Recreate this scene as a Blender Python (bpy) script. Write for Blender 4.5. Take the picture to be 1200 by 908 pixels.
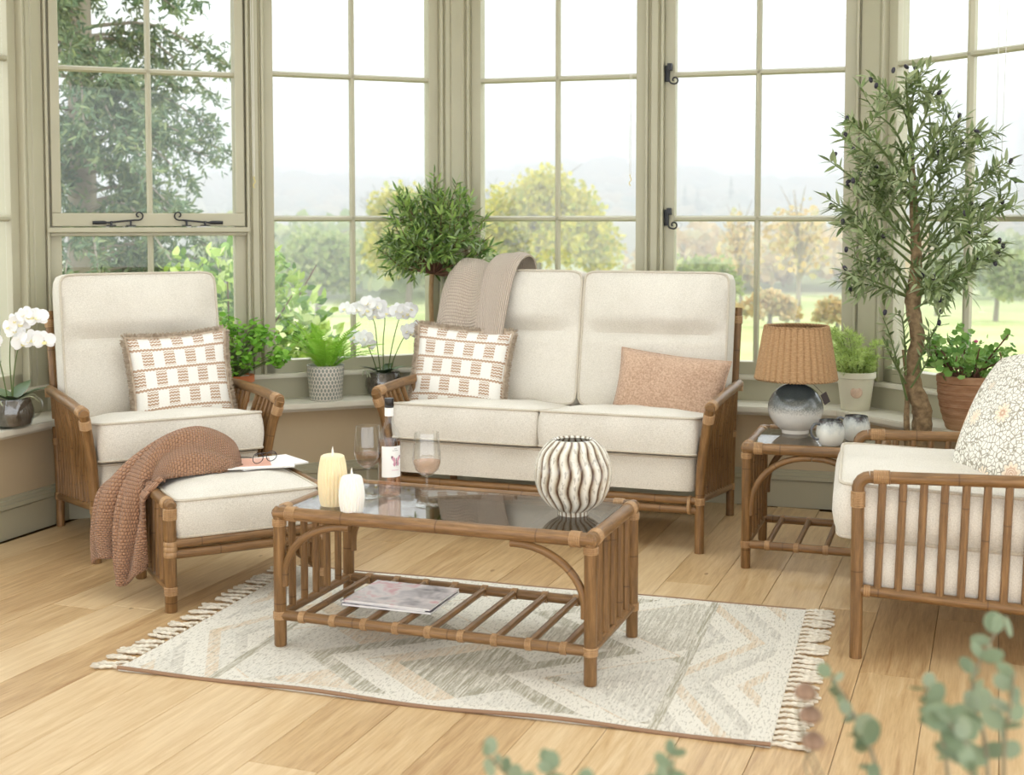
import bpy, bmesh, math, random
import numpy as np
from mathutils import Vector, Matrix, Euler

for o in list(bpy.data.objects):
    bpy.data.objects.remove(o)
SC = bpy.context.scene
COL = SC.collection
R = math.radians
PI = math.pi
rnd = random.Random(7)

# ------------------------------------------------------------------ camera, sky, sun, exposure
cam_d = bpy.data.cameras.new('camera')
cam = bpy.data.objects.new('camera', cam_d)
COL.objects.link(cam)
cam.location = (0, 0, 1.36)
cam.rotation_euler = (PI / 2 - 0.0597, 0, 0)
cam_d.sensor_width = 36
cam_d.sensor_fit = 'HORIZONTAL'
cam_d.lens = 36 * 1510.8 / 1200
cam_d.shift_y = -104.8 / 1200
cam_d.clip_end = 3000
cam_d.dof.use_dof = True
cam_d.dof.focus_distance = 4.7
cam_d.dof.aperture_fstop = 4.0
SC.camera = cam

world = bpy.data.worlds.new('overcast_sky')
SC.world = world
world.use_nodes = True
bg = world.node_tree.nodes['Background']
bg.inputs[0].default_value = (0.95, 0.975, 1.0, 1)
bg.inputs[1].default_value = 2.3

SC.view_settings.view_transform = 'Standard'
SC.view_settings.look = 'None'
SC.view_settings.exposure = 0.34
SC.view_settings.gamma = 1.0
SC.view_settings.use_curve_mapping = False
# ------------------------------------------------------------------ helpers
def lin(r, g, b):
    def c(x):
        x /= 255.0
        return x / 12.92 if x <= 0.04045 else ((x + 0.055) / 1.055) ** 2.4
    return (c(r), c(g), c(b), 1)


def link(name, me, mat=None, parent=None, loc=None, rz=None):
    o = bpy.data.objects.new(name, me)
    COL.objects.link(o)
    if parent is not None:
        o.parent = parent
    if loc is not None:
        o.location = loc
    if rz is not None:
        o.rotation_euler = (0, 0, rz)
    if mat is not None and not me.materials:
        me.materials.append(mat)
    return o


def tag(o, label=None, cat=None, group=None, kind=None):
    if label: o['label'] = label
    if cat: o['category'] = cat
    if group: o['group'] = group
    if kind: o['kind'] = kind
    return o


def thing(name, label, cat, loc=(0, 0, 0), rz=0, group=None, rot=None):
    o = bpy.data.objects.new(name, None)
    o.empty_display_size = 0.05
    COL.objects.link(o)
    o.location = loc
    o.rotation_euler = rot if rot else (0, 0, rz)
    return tag(o, label, cat, group)


def setting(name, loc=(0, 0, 0), rz=0):
    o = bpy.data.objects.new(name, None)
    o.empty_display_size = 0.05
    COL.objects.link(o)
    o.location = loc
    o.rotation_euler = (0, 0, rz)
    o['kind'] = 'structure'
    return o


def curve(pts, n=8):
    """Catmull-Rom through pts"""
    P = [np.array(p, float) for p in pts]
    P = [2 * P[0] - P[1]] + P + [2 * P[-1] - P[-2]]
    out = []
    for i in range(1, len(P) - 2):
        a, b, c, d = P[i - 1:i + 3]
        for k in range(n):
            t = k / n
            out.append(0.5 * ((2 * b) + (c - a) * t + (2 * a - 5 * b + 4 * c - d) * t * t + (3 * b - a - 3 * c + d) * t ** 3))
    out.append(P[-2])
    return out


class MB:
    def __init__(self):
        self.v = []; self.f = []; self.uv = []

    def add(self, v, f, uv=None):
        k = len(self.v)
        self.v += [tuple(map(float, p)) for p in v]
        for i, q in enumerate(f):
            self.f.append([k + j for j in q])
            self.uv += uv[i] if uv else [(0.0, 0.0)] * len(q)
        return self

    def box(self, x0, x1, y0, y1, z0, z1, M=None):
        v = [(x, y, z) for z in (z0, z1) for y in (y0, y1) for x in (x0, x1)]
        if M is not None:
            v = [tuple(M @ Vector(p)) for p in v]
        f = [(0, 2, 3, 1), (4, 5, 7, 6), (0, 1, 5, 4), (2, 6, 7, 3), (0, 4, 6, 2), (1, 3, 7, 5)]
        dx, dy, dz = x1 - x0, y1 - y0, z1 - z0
        uv = [[(0, 0), (0, dy), (dx, dy), (dx, 0)], [(0, 0), (dx, 0), (dx, dy), (0, dy)], [(0, 0), (dx, 0), (dx, dz), (0, dz)],
              [(0, 0), (0, dz), (dx, dz), (dx, 0)], [(0, 0), (dz, 0), (dz, dy), (0, dy)], [(0, 0), (0, dy), (dz, dy), (dz, 0)]]
        return self.add(v, f, uv)

    def prism(self, xy, z0, z1):
        n = len(xy)
        a = sum(xy[i][0] * xy[(i + 1) % n][1] - xy[(i + 1) % n][0] * xy[i][1] for i in range(n))
        if a < 0:
            xy = xy[::-1]
        v = [(x, y, z0) for x, y in xy] + [(x, y, z1) for x, y in xy]
        f = [list(range(n))[::-1], list(range(n, 2 * n))] + [[i, (i + 1) % n, n + (i + 1) % n, n + i] for i in range(n)]
        return self.add(v, f)

    def tube(self, pts, r, seg=10, cap=True, flat=None, closed=False):
        """pole along pts; uv = (turn, metres); flat=(fx,fy) squashes the section"""
        P = [np.array(p, float) for p in pts]
        n = len(P)
        rr = r if hasattr(r, '__len__') else [r] * n
        T = []
        for i in range(n):
            if closed:
                t = P[(i + 1) % n] - P[i - 1]
            else:
                t = P[min(i + 1, n - 1)] - P[max(i - 1, 0)]
            T.append(t / (np.linalg.norm(t) + 1e-12))
        up = np.array([0, 0, 1.0])
        if abs(T[0] @ up) > 0.9:
            up = np.array([0, 1.0, 0])
        a = np.cross(T[0], up); a /= np.linalg.norm(a)
        v = []; L = [0]
        for i in range(n):
            if i:
                a = a - T[i] * (a @ T[i]); a /= np.linalg.norm(a)
                L.append(L[-1] + np.linalg.norm(P[i] - P[i - 1]))
            b = np.cross(T[i], a)
            for k in range(seg):
                w = 2 * PI * k / seg
                fx, fy = flat if flat else (1, 1)
                v.append(P[i] + rr[i] * (a * math.cos(w) * fx + b * math.sin(w) * fy))
        f = []; uv = []
        m = n if closed else n - 1
        for i in range(m):
            j = (i + 1) % n
            l1 = L[i + 1] if i + 1 < n else L[-1] + np.linalg.norm(P[0] - P[-1])
            for k in range(seg):
                k2 = (k + 1) % seg
                f.append((i * seg + k, i * seg + k2, j * seg + k2, j * seg + k))
                uv.append([(k / seg, L[i]), ((k + 1) / seg, L[i]), ((k + 1) / seg, l1), (k / seg, l1)])
        if cap and not closed:
            f.append(list(range(seg))[::-1]); uv.append([(0.5, 0)] * seg)
            f.append(list(range((n - 1) * seg, n * seg))); uv.append([(0.5, L[-1])] * seg)
        return self.add(v, f, uv)

    def lathe(self, prof, seg=24, c=(0, 0, 0), mod=None):
        """prof: (r, z) from bottom to top; mod(angle, i) scales the radius"""
        v = []; f = []; uv = []
        n = len(prof)
        for i, (r, z) in enumerate(prof):
            for k in range(seg):
                w = 2 * PI * k / seg
                q = r * (mod(w, i) if mod else 1)
                v.append((c[0] + q * math.cos(w), c[1] + q * math.sin(w), c[2] + z))
        for i in range(n - 1):
            for k in range(seg):
                k2 = (k + 1) % seg
                f.append((i * seg + k, i * seg + k2, (i + 1) * seg + k2, (i + 1) * seg + k))
                uv.append([(k / seg, i / (n - 1)), ((k + 1) / seg, i / (n - 1)), ((k + 1) / seg, (i + 1) / (n - 1)), (k / seg, (i + 1) / (n - 1))])
        if prof[0][0] > 1e-6:
            f.append(list(range(seg))[::-1]); uv.append([(0, 0)] * seg)
        if prof[-1][0] > 1e-6:
            f.append(list(range((n - 1) * seg, n * seg))); uv.append([(0, 1)] * seg)
        return self.add(v, f, uv)

    def grid(self, P, closed_u=False, uvs=(1, 1)):
        """P[i][j] points; uv scaled by uvs"""
        nu = len(P); nv = len(P[0])
        v = [p for row in P for p in row]
        f = []; uv = []
        for i in range(nu if closed_u else nu - 1):
            i2 = (i + 1) % nu
            for j in range(nv - 1):
                f.append((i * nv + j, i2 * nv + j, i2 * nv + j + 1, i * nv + j + 1))
                a, b = i / (nu - 1) * uvs[0], (i + 1) / (nu - 1) * uvs[0]
                c, d = j / (nv - 1) * uvs[1], (j + 1) / (nv - 1) * uvs[1]
                uv.append([(a, c), (b, c), (b, d), (a, d)])
        return self.add(v, f, uv)

    def mesh(self, name, smooth=True, bevel=0, sharp=40, weld=False):
        me = bpy.data.meshes.new(name)
        me.from_pydata(self.v, [], self.f)
        ul = me.uv_layers.new(name='UVMap')
        ul.data.foreach_set('uv', np.array(self.uv, dtype=np.float32).ravel())
        if bevel or weld:
            bm = bmesh.new(); bm.from_mesh(me)
            if weld:
                bmesh.ops.remove_doubles(bm, verts=bm.verts, dist=1e-5)
            if bevel:
                bmesh.ops.bevel(bm, geom=bm.edges[:], offset=bevel, segments=2, affect='EDGES', profile=0.5, clamp_overlap=True)
            bm.to_mesh(me); bm.free()
        if smooth:
            me.polygons.foreach_set('use_smooth', [True] * len(me.polygons))
            me.set_sharp_from_angle(angle=R(sharp))
        me.update()
        return me

    def build(self, name, mat, parent=None, loc=None, rz=None, **kw):
        return link(name, self.mesh(name, **kw), mat, parent, loc, rz)


def mass(name, bv, bf, Ms, mat, parent=None, col=None):
    """many copies of one small shape joined in one mesh. Ms: list of 4x4 numpy"""
    bv = np.array(bv, float); n = len(Ms); k = len(bv)
    M = np.array(Ms)
    V = np.einsum('nij,kj->nki', M[:, :3, :3], bv) + M[:, None, :3, 3]
    V = V.reshape(-1, 3)
    me = bpy.data.meshes.new(name)
    sizes = [len(q) for q in bf]
    flat = np.array([i for q in bf for i in q])
    idx = (flat[None, :] + (np.arange(n) * k)[:, None]).ravel()
    starts = np.concatenate([[0], np.cumsum(sizes)[:-1]])
    tot = sum(sizes)
    me.vertices.add(n * k); me.vertices.foreach_set('co', V.ravel())
    me.loops.add(n * tot); me.loops.foreach_set('vertex_index', idx)
    me.polygons.add(n * len(bf))
    me.polygons.foreach_set('loop_start', (starts[None, :] + (np.arange(n) * tot)[:, None]).ravel())
    me.polygons.foreach_set('use_smooth', [True] * (n * len(bf)))
    # a per-leaf random value for the material
    at = me.attributes.new('leaf_tone', 'FLOAT', 'POINT')
    at.data.foreach_set('value', np.repeat(np.random.RandomState(n).rand(n), k))
    me.update(calc_edges=True); me.validate()
    return link(name, me, mat, parent)


def mat4(loc, d, up, s=1.0, roll=0.0):
    """matrix with local +Y along d, local +Z near up"""
    d = np.array(d, float); d /= np.linalg.norm(d) + 1e-9
    u = np.array(up, float)
    x = np.cross(d, u)
    if np.linalg.norm(x) < 1e-3:
        x = np.cross(d, np.array([1.0, 0.1, 0]))
    x /= np.linalg.norm(x)
    z = np.cross(x, d)
    if roll:
        c, q = math.cos(roll), math.sin(roll)
        x, z = x * c + z * q, z * c - x * q
    M = np.eye(4)
    sc = s if hasattr(s, '__len__') else (s, s, s)
    M[:3, 0] = x * sc[0]; M[:3, 1] = d * sc[1]; M[:3, 2] = z * sc[2]; M[:3, 3] = loc
    return M


def place(name, me, M, parent=None):
    o = bpy.data.objects.new(name, me)
    COL.objects.link(o)
    if parent is not None:
        o.parent = parent
    o.matrix_basis = Matrix(M.tolist())
    return o


def leaf_shape(w=0.3, bend=0.15, fold=0.1, n=4, tip=1.0):
    """leaf of unit length along +Y; returns verts, faces"""
    v = []; f = []
    for i in range(n + 1):
        t = i / n
        ww = w * 0.5 * math.sin(PI * min(1, t ** 0.8 * 0.97 + 0.02)) ** 0.9
        z = -bend * t * t
        v += [(-ww, t, z + fold * ww), (0, t, z), (ww, t, z + fold * ww)]
    for i in range(n):
        a = i * 3
        f += [(a, a + 1, a + 4, a + 3), (a + 1, a + 2, a + 5, a + 4)]
    return v, f


def round_leaf(w=0.9, bend=0.1, n=8, lobes=0, cup=0.1):
    v = [(0, 0.5, 0)]; f = []
    for k in range(n):
        a = 2 * PI * k / n - PI / 2
        q = 1 + (0.13 * math.cos(lobes * a) if lobes else 0)
        x, y = 0.5 * w * math.cos(a) * q, 0.5 + 0.5 * math.sin(a) * q
        v.append((x, y, cup * (x * x + (y - .5) ** 2) * 2 - bend * y * y))
    for k in range(n):
        f.append((0, 1 + k, 1 + (k + 1) % n))
    return v, f


def shape_mesh(name, shp, mat):
    me = bpy.data.meshes.new(name)
    me.from_pydata(shp[0], [], shp[1])
    me.polygons.foreach_set('use_smooth', [True] * len(me.polygons))
    me.materials.append(mat)
    me.update()
    return me


def rv(s=1.0):
    return np.array([rnd.gauss(0, s), rnd.gauss(0, s), rnd.gauss(0, s)])


# ------------------------------------------------------------------ materials
class NT:
    """small node helper"""
    def __init__(self, name):
        self.m = bpy.data.materials.new(name)
        self.m.use_nodes = True
        self.t = self.m.node_tree
        self.b = self.t.nodes['Principled BSDF']
        self.out = self.t.nodes['Material Output']

    def n(self, kind, **kw):
        d = self.t.nodes.new(kind)
        for k, v in kw.items():
            setattr(d, k, v)
        return d

    def set(self, sock, v):
        if isinstance(v, bpy.types.NodeSocket):
            self.t.links.new(v, sock)
        else:
            sock.default_value = v

    def math(self, op, a, b=0.0, c=0.0, clamp=False):
        d = self.n('ShaderNodeMath', operation=op, use_clamp=clamp)
        self.set(d.inputs[0], a); self.set(d.inputs[1], b)
        if len(d.inputs) > 2: self.set(d.inputs[2], c)
        return d.outputs[0]

    def uv(self):
        d = self.n('ShaderNodeTexCoord')
        s = self.n('ShaderNodeSeparateXYZ')
        self.t.links.new(d.outputs['UV'], s.inputs[0])
        return s.outputs[0], s.outputs[1]

    def obj(self):
        return self.n('ShaderNodeTexCoord').outputs['Object']

    def vec(self, x, y, z=0.0):
        d = self.n('ShaderNodeCombineXYZ')
        self.set(d.inputs[0], x); self.set(d.inputs[1], y); self.set(d.inputs[2], z)
        return d.outputs[0]

    def scale(self, v, s):
        d = self.n('ShaderNodeMapping')
        self.t.links.new(v, d.inputs[0]); d.inputs['Scale'].default_value = s
        return d.outputs[0]

    def noise(self, v, scale=5.0, detail=3.0, rough=0.5, dist=0.0):
        d = self.n('ShaderNodeTexNoise')
        if v is not None: self.t.links.new(v, d.inputs['Vector'])
        d.inputs['Scale'].default_value = scale; d.inputs['Detail'].default_value = detail
        d.inputs['Roughness'].default_value = rough; d.inputs['Distortion'].default_value = dist
        return d.outputs[0]

    def ramp(self, fac, stops, interp='LINEAR'):
        d = self.n('ShaderNodeValToRGB')
        self.t.links.new(fac, d.inputs[0])
        r = d.color_ramp; r.interpolation = interp
        while len(r.elements) < len(stops): r.elements.new(0.5)
        for e, (p, c) in zip(r.elements, stops):
            e.position = p; e.color = c
        return d.outputs[0]

    def mix(self, fac, a, b, mode='MIX'):
        d = self.n('ShaderNodeMix', data_type='RGBA', blend_type=mode)
        self.set(d.inputs[0], fac); self.set(d.inputs[6], a); self.set(d.inputs[7], b)
        return d.outputs[2]

    def bump(self, h, strength=0.3, dist=0.01):
        d = self.n('ShaderNodeBump')
        d.inputs['Strength'].default_value = strength; d.inputs['Distance'].default_value = dist
        self.t.links.new(h, d.inputs['Height'])
        self.t.links.new(d.outputs[0], self.b.inputs['Normal'])

    def fin(self, col=None, rough=0.5, spec=0.5, **kw):
        if col is not None: self.set(self.b.inputs['Base Color'], col)
        self.set(self.b.inputs['Roughness'], rough)
        self.b.inputs['Specular IOR Level'].default_value = spec
        for k, v in kw.items():
            self.set(self.b.inputs[k.replace('_', ' ')], v)
        return self.m

    def translucent(self, col, fac):
        t = self.n('ShaderNodeBsdfTranslucent'); self.set(t.inputs[0], col)
        x = self.n('ShaderNodeMixShader'); x.inputs[0].default_value = fac
        self.t.links.new(self.b.outputs[0], x.inputs[1]); self.t.links.new(t.outputs[0], x.inputs[2])
        self.t.links.new(x.outputs[0], self.out.inputs[0])


def plain(name, rgb, rough=0.5, spec=0.5, **kw):
    return NT(name).fin(lin(*rgb), rough, spec, **kw)


def mottled(name, a, b, scale=8.0, rough=0.5, bump=0.0, bscale=60, spec=0.5, **kw):
    t = NT(name); v = t.obj()
    c = t.ramp(t.noise(v, scale, 4), [(0.3, lin(*a)), (0.7, lin(*b))])
    if bump:
        t.bump(t.noise(v, bscale, 2), bump, 0.004)
    return t.fin(c, rough, spec, **kw)


M = {}
M['paint'] = mottled('stone_paint', (172, 167, 143), (178, 173, 149), 3, 0.42)
M['wall'] = mottled('taupe_wall_paint', (188, 169, 138), (195, 177, 147), 2, 0.75)
M['sill'] = mottled('sill_paint', (214, 208, 192), (219, 214, 199), 3, 0.35)
M['ceiling'] = plain('ceiling_white', (235, 232, 224), 0.9)
M['iron'] = plain('black_iron', (26, 27, 32), 0.4)
M['gap'] = plain('plank_gap_dark', (128, 94, 58), 0.9)


def rattan(name, a, b, c):
    t = NT(name); u, v = t.uv()
    ca = t.math('COSINE', t.math('MULTIPLY', u, 2 * PI)); sa = t.math('SINE', t.math('MULTIPLY', u, 2 * PI))
    inf = t.n('ShaderNodeObjectInfo')
    off = t.math('MULTIPLY', inf.outputs['Random'], 37.0)
    w = t.vec(ca, sa, t.math('ADD', t.math('MULTIPLY', v, 5.0), off))
    big = t.noise(w, 1.3, 4, 0.6)
    w2 = t.vec(t.math('MULTIPLY', ca, 5.0), t.math('MULTIPLY', sa, 5.0), t.math('ADD', t.math('MULTIPLY', v, 9.0), off))
    fine = t.noise(w2, 2.2, 3, 0.6)
    col = t.ramp(t.math('ADD', t.math('MULTIPLY', big, 0.6), t.math('MULTIPLY', fine, 0.4)), [(0.3, lin(*a)), (0.5, lin(*b)), (0.72, lin(*c))])
    # growth rings of the cane
    ring = t.math('PINGPONG', t.math('ADD', v, t.math('MULTIPLY', inf.outputs['Random'], 0.3)), 0.16)
    rk = t.math('LESS_THAN', ring, 0.0022)
    col = t.mix(t.math('MULTIPLY', rk, 0.55), col, lin(70, 44, 22))
    t.bump(fine, 0.12, 0.004)
    return t.fin(col, t.math('ADD', 0.3, t.math('MULTIPLY', fine, 0.18)), 0.5)


M['rattan'] = rattan('rattan_pole', (84, 60, 33), (126, 92, 54), (162, 124, 80))
M['bind'] = rattan('rattan_binding', (132, 98, 62), (170, 134, 94), (204, 170, 128))


def linen(name, a, b, sc=260, bm=.18):
    t = NT(name); v = t.obj()
    wv = t.noise(t.scale(v, (1, 1, 1)), sc, 2, 0.7)
    s = t.noise(v, 5, 2)
    f = t.math('ADD', t.math('MULTIPLY', wv, 0.75), t.math('MULTIPLY', s, 0.25))
    c = t.ramp(f, [(0.32, lin(*a)), (0.62, lin(*b))])
    t.bump(wv, bm, 0.002)
    return t.fin(c, 0.92, 0.2, Sheen_Weight=0.15, Sheen_Roughness=0.6)


M['linen'] = linen('oatmeal_linen', (196, 189, 176), (227, 221, 210))
M['piping'] = linen('piping_cord', (182, 172, 155), (208, 199, 183))  # same cloth as the linen; its shadow line is put into this darker colour
M['terracotta_wool'] = linen('terracotta_wool', (156, 124, 100), (205, 174, 150), 130, .5)


def glassy(name, tint=(1, 1, 1, 1), base=0.04, rough=0.0, edge=0.5):
    """thin clear glass: mostly see-through, fresnel reflection"""
    t = NT(name)
    tr = t.n('ShaderNodeBsdfTransparent'); tr.inputs[0].default_value = tint
    gl = t.n('ShaderNodeBsdfGlossy'); gl.inputs['Roughness'].default_value = rough
    lw = t.n('ShaderNodeLayerWeight'); lw.inputs[0].default_value = 0.35
    fac = t.math('ADD', base, t.math('MULTIPLY', t.math('POWER', lw.outputs['Facing'], 3.0), edge), clamp=True)
    mx = t.n('ShaderNodeMixShader')
    t.t.links.new(fac, mx.inputs[0]); t.t.links.new(tr.outputs[0], mx.inputs[1]); t.t.links.new(gl.outputs[0], mx.inputs[2])
    t.t.links.new(mx.outputs[0], t.out.inputs[0])
    return t.m


M['pane'] = glassy('window_glass', (0.99, 1.0, 0.99, 1), 0.03, 0, 0.4)
M['table_glass'] = glassy('table_glass', (0.72, 0.70, 0.66, 1), 0.12, 0.01, 0.75)
M['clear'] = glassy('clear_glass', (0.985, 0.99, 0.99, 1), 0.06, 0, 0.85)
M['bowl_glass'] = glassy('bowl_glass', (0.90, 0.92, 0.92, 1), 0.08, 0.02, 0.6)
M['wine'] = glassy('rose_wine', (1.0, 0.87, 0.80, 1), 0.03, 0, 0.12)


def leafmat(name, cols, rough=0.5, trans=0.25, spec=0.4):
    t = NT(name)
    at = t.n('ShaderNodeAttribute'); at.attribute_name = 'leaf_tone'
    inf = t.n('ShaderNodeObjectInfo')
    f = t.math('FRACT', t.math('ADD', at.outputs['Fac'], inf.outputs['Random']))
    n = len(cols)
    c = t.ramp(f, [(i / max(1, n - 1), lin(*k)) for i, k in enumerate(cols)])
    t.fin(c, rough, spec)
    if trans:
        t.translucent(c, trans)
    return t.m


M['olive_leaf'] = leafmat('olive_leaf', [(88, 108, 60), (128, 146, 92), (170, 180, 138), (112, 128, 88)], 0.45, 0.2)
M['topiary_leaf'] = leafmat('topiary_leaf', [(78, 108, 54), (112, 142, 74), (160, 188, 98), (146, 162, 132)], 0.4, 0.2)
M['geranium_leaf'] = leafmat('bright_leaf', [(96, 152, 42), (126, 182, 58), (152, 200, 82)], 0.5, 0.3)
M['fern_leaf'] = leafmat('fern_leaf', [(140, 196, 62), (168, 214, 84), (190, 228, 112)], 0.5, 0.35)
M['asparagus_leaf'] = leafmat('feathery_leaf', [(164, 188, 98), (188, 208, 122), (210, 226, 156)], 0.6, 0.3)
M['pelargonium_leaf'] = leafmat('scalloped_leaf', [(88, 136, 54), (120, 164, 76), (152, 188, 104)], 0.5, 0.25)
M['orchid_leaf'] = leafmat('orchid_leaf', [(52, 76, 44), (78, 98, 64), (104, 124, 88)], 0.35, 0.05)
M['eucalyptus_leaf'] = leafmat('eucalyptus_leaf', [(112, 130, 102), (134, 150, 120), (158, 170, 146)], 0.55, 0.15)
M['conifer_leaf'] = leafmat('conifer_needles', [(88, 112, 86), (112, 132, 98), (140, 150, 104)], 0.7, 0.15)
M['laurel_leaf'] = leafmat('laurel_leaf', [(84, 120, 58), (124, 160, 70), (176, 200, 96), (214, 226, 160)], 0.4, 0.25)
M['yellow_tree'] = leafmat('yellow_tree_leaf', [(188, 182, 58), (216, 204, 78), (160, 172, 70), (230, 216, 110)], 0.8, 0.3)
M['green_tree'] = leafmat('green_tree_leaf', [(140, 160, 96), (164, 178, 112), (188, 192, 130)], 0.8, 0.3)
M['autumn_tree'] = leafmat('autumn_tree_leaf', [(198, 170, 110), (214, 190, 136), (178, 176, 130)], 0.8, 0.3)
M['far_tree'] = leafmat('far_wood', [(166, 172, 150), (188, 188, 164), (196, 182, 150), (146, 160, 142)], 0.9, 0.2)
M['stem'] = plain('green_stem', (92, 108, 58), 0.6)
M['brown_stem'] = mottled('brown_stem', (92, 62, 50), (124, 90, 70), 30, 0.7)
M['bark'] = mottled('olive_bark', (100, 80, 56), (158, 134, 100), 45, 0.9, 1.0, 70)
M['pale_bark'] = mottled('pale_bark', (150, 120, 84), (184, 152, 112), 20, 0.8, 0.4, 60)
M['far_bark'] = plain('far_bark', (150, 140, 126), 0.9)
M['petal'] = NT('orchid_petal').fin(lin(246, 246, 246), 0.55, 0.3)
M['lip'] = plain('orchid_lip', (236, 226, 170), 0.5)
M['soil'] = mottled('soil', (60, 46, 36), (90, 70, 54), 60, 1.0, 0.6, 120)
M['moss'] = mottled('bowl_moss_soil', (78, 66, 56), (124, 108, 94), 40, 0.9, 0.5, 100)
# ------------------------------------------------------------------ the bay: floor, walls, sills, windows
FACES = {  # origin at the sill's front edge, direction left to right; local y points out of the room
    'L': ((-1.98, 5.775), math.atan(2.75), -4.6, 0.0),
    'A': ((-1.98, 5.775), math.atan(.41), 0.0, 1.873),
    'B': ((-.246, 6.484), math.atan(-.30), 0.0, 1.831),
    'R': ((1.508, 5.958), math.atan(-1.72), 0.0, 4.6),
}
NEXT = {'L': 'A', 'A': 'B', 'B': 'R'}
PREV = {v: k for k, v in NEXT.items()}


def fpt(fc, s, off):
    (x, y), a, _, _ = FACES[fc]
    return (x + math.cos(a) * s - math.sin(a) * off, y + math.sin(a) * s + math.cos(a) * off)


def send(fc, off, end):
    """s of the mitred end of a face at an offset"""
    a = FACES[fc][1]
    if end == 1:
        if fc not in NEXT: return FACES[fc][3]
        return FACES[fc][3] + off * math.tan((a - FACES[NEXT[fc]][1]) / 2)
    if fc not in PREV: return FACES[fc][2]
    return -off * math.tan((FACES[PREV[fc]][1] - a) / 2)


def strip(mb, fc, o0, o1, z0, z1):
    """mitred strip along a whole face between two offsets (local coordinates)"""
    mb.prism([(send(fc, o0, 0), o0), (send(fc, o0, 1), o0), (send(fc, o1, 1), o1), (send(fc, o1, 0), o1)], z0, z1)


def on(fc):
    (x, y), a, _, _ = FACES[fc]
    return dict(loc=(x, y, 0), rz=a)


SIDE = {'L': 'left', 'A': 'back_left', 'B': 'back_right', 'R': 'right'}
# floor: bed under the planks, then every plank laid on it
bed = MB(); bed.box(-4.2, 4.4, -3.2, 7.0, -.06, -.0145)
floor = bed.build('floor', M['gap']); tag(floor, kind='structure')
t = NT('oak_plank'); u, v = t.uv(); inf = t.n('ShaderNodeObjectInfo'); rr_ = inf.outputs['Random']
off = t.math('MULTIPLY', rr_, 41.0)
gr = t.noise(t.vec(t.math('ADD', t.math('MULTIPLY', u, 1.2), off), t.math('MULTIPLY', v, 14.0), off), 3.0, 5, 0.62, 0.6)
fi = t.noise(t.vec(t.math('ADD', t.math('MULTIPLY', u, 5.0), off), t.math('MULTIPLY', v, 120.0), off), 2.0, 3, 0.6)
f_ = t.math('ADD', t.math('ADD', t.math('MULTIPLY', gr, 0.55), t.math('MULTIPLY', fi, 0.25)), t.math('MULTIPLY', rr_, 0.2))
wc = t.ramp(f_, [(0.28, lin(164, 127, 86)), (0.48, lin(201, 170, 126)), (0.7, lin(224, 199, 160))])
kn = t.n('ShaderNodeTexVoronoi'); kn.inputs['Scale'].default_value = 2.2
t.t.links.new(t.vec(t.math('ADD', u, off), t.math('MULTIPLY', v, 2.2), off), kn.inputs['Vector'])
wc = t.mix(t.math('MULTIPLY', t.math('LESS_THAN', kn.outputs[0], 0.035), 0.6), wc, lin(120, 80, 46))
t.bump(fi, 0.06, 0.002)
M['oak'] = t.fin(wc, t.math('ADD', 0.26, t.math('MULTIPLY', gr, 0.2)), 0.5)
PA = R(20.6)      # planks run away to the right
pw = 0.197
ax_ = np.array([math.sin(PA), math.cos(PA)]); cr = np.array([math.cos(PA), -math.sin(PA)])


def in_room(p):
    if p[1] < -1.2 or abs(p[0]) > 3.4: return False
    for fc in 'LABR':
        (x, y), a, _, _ = FACES[fc]
        if -(p[0] - x) * math.sin(a) + (p[1] - y) * math.cos(a) > .10: return False
    return True


for k in range(-26, 24):
    p0 = .032 + k * pw
    ln = -2.2 - rnd.random() * 2.0
    while ln < 7.6:
        L_ = rnd.choice([1.7, 1.9, 2.1, 2.3])
        # trim the plank to the room
        a_, b_ = ln, ln + L_
        ok = [q for q in np.linspace(a_, b_, 40) if all(in_room(cr * (p0 + w) + ax_ * q) for w in (0.02, pw - .02))]
        if ok:
            a2 = a_ if ok[0] == a_ else ok[0]
            b2 = b_ if ok[-1] == b_ else ok[-1]
            if b2 - a2 > .15:
                mb = MB(); mb.box(0, b2 - a2 - .0015, .0008, pw - .0008, -.0145, -rnd.random() * .0005)
                o = mb.build('plank', M['oak'], floor, bevel=0.0012, smooth=False)
                o.location = (*(cr * p0 + ax_ * a2), 0)
                o.rotation_euler = (0, 0, PI / 2 - PA)
                o.scale = (1, -1, 1)
        ln += L_
# box local +y must run to the right: the mirrored scale above is baked into the mesh
for o in floor.children:
    o.data.transform(Matrix.Diagonal((1, -1, 1, 1))); o.data.flip_normals(); o.scale = (1, 1, 1)

n_trim = 0


def trim(mb, mat, **kw):
    global n_trim
    n_trim += 1
    return tag(mb.build('trim_%d' % n_trim, mat, **kw), kind='structure')


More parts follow.
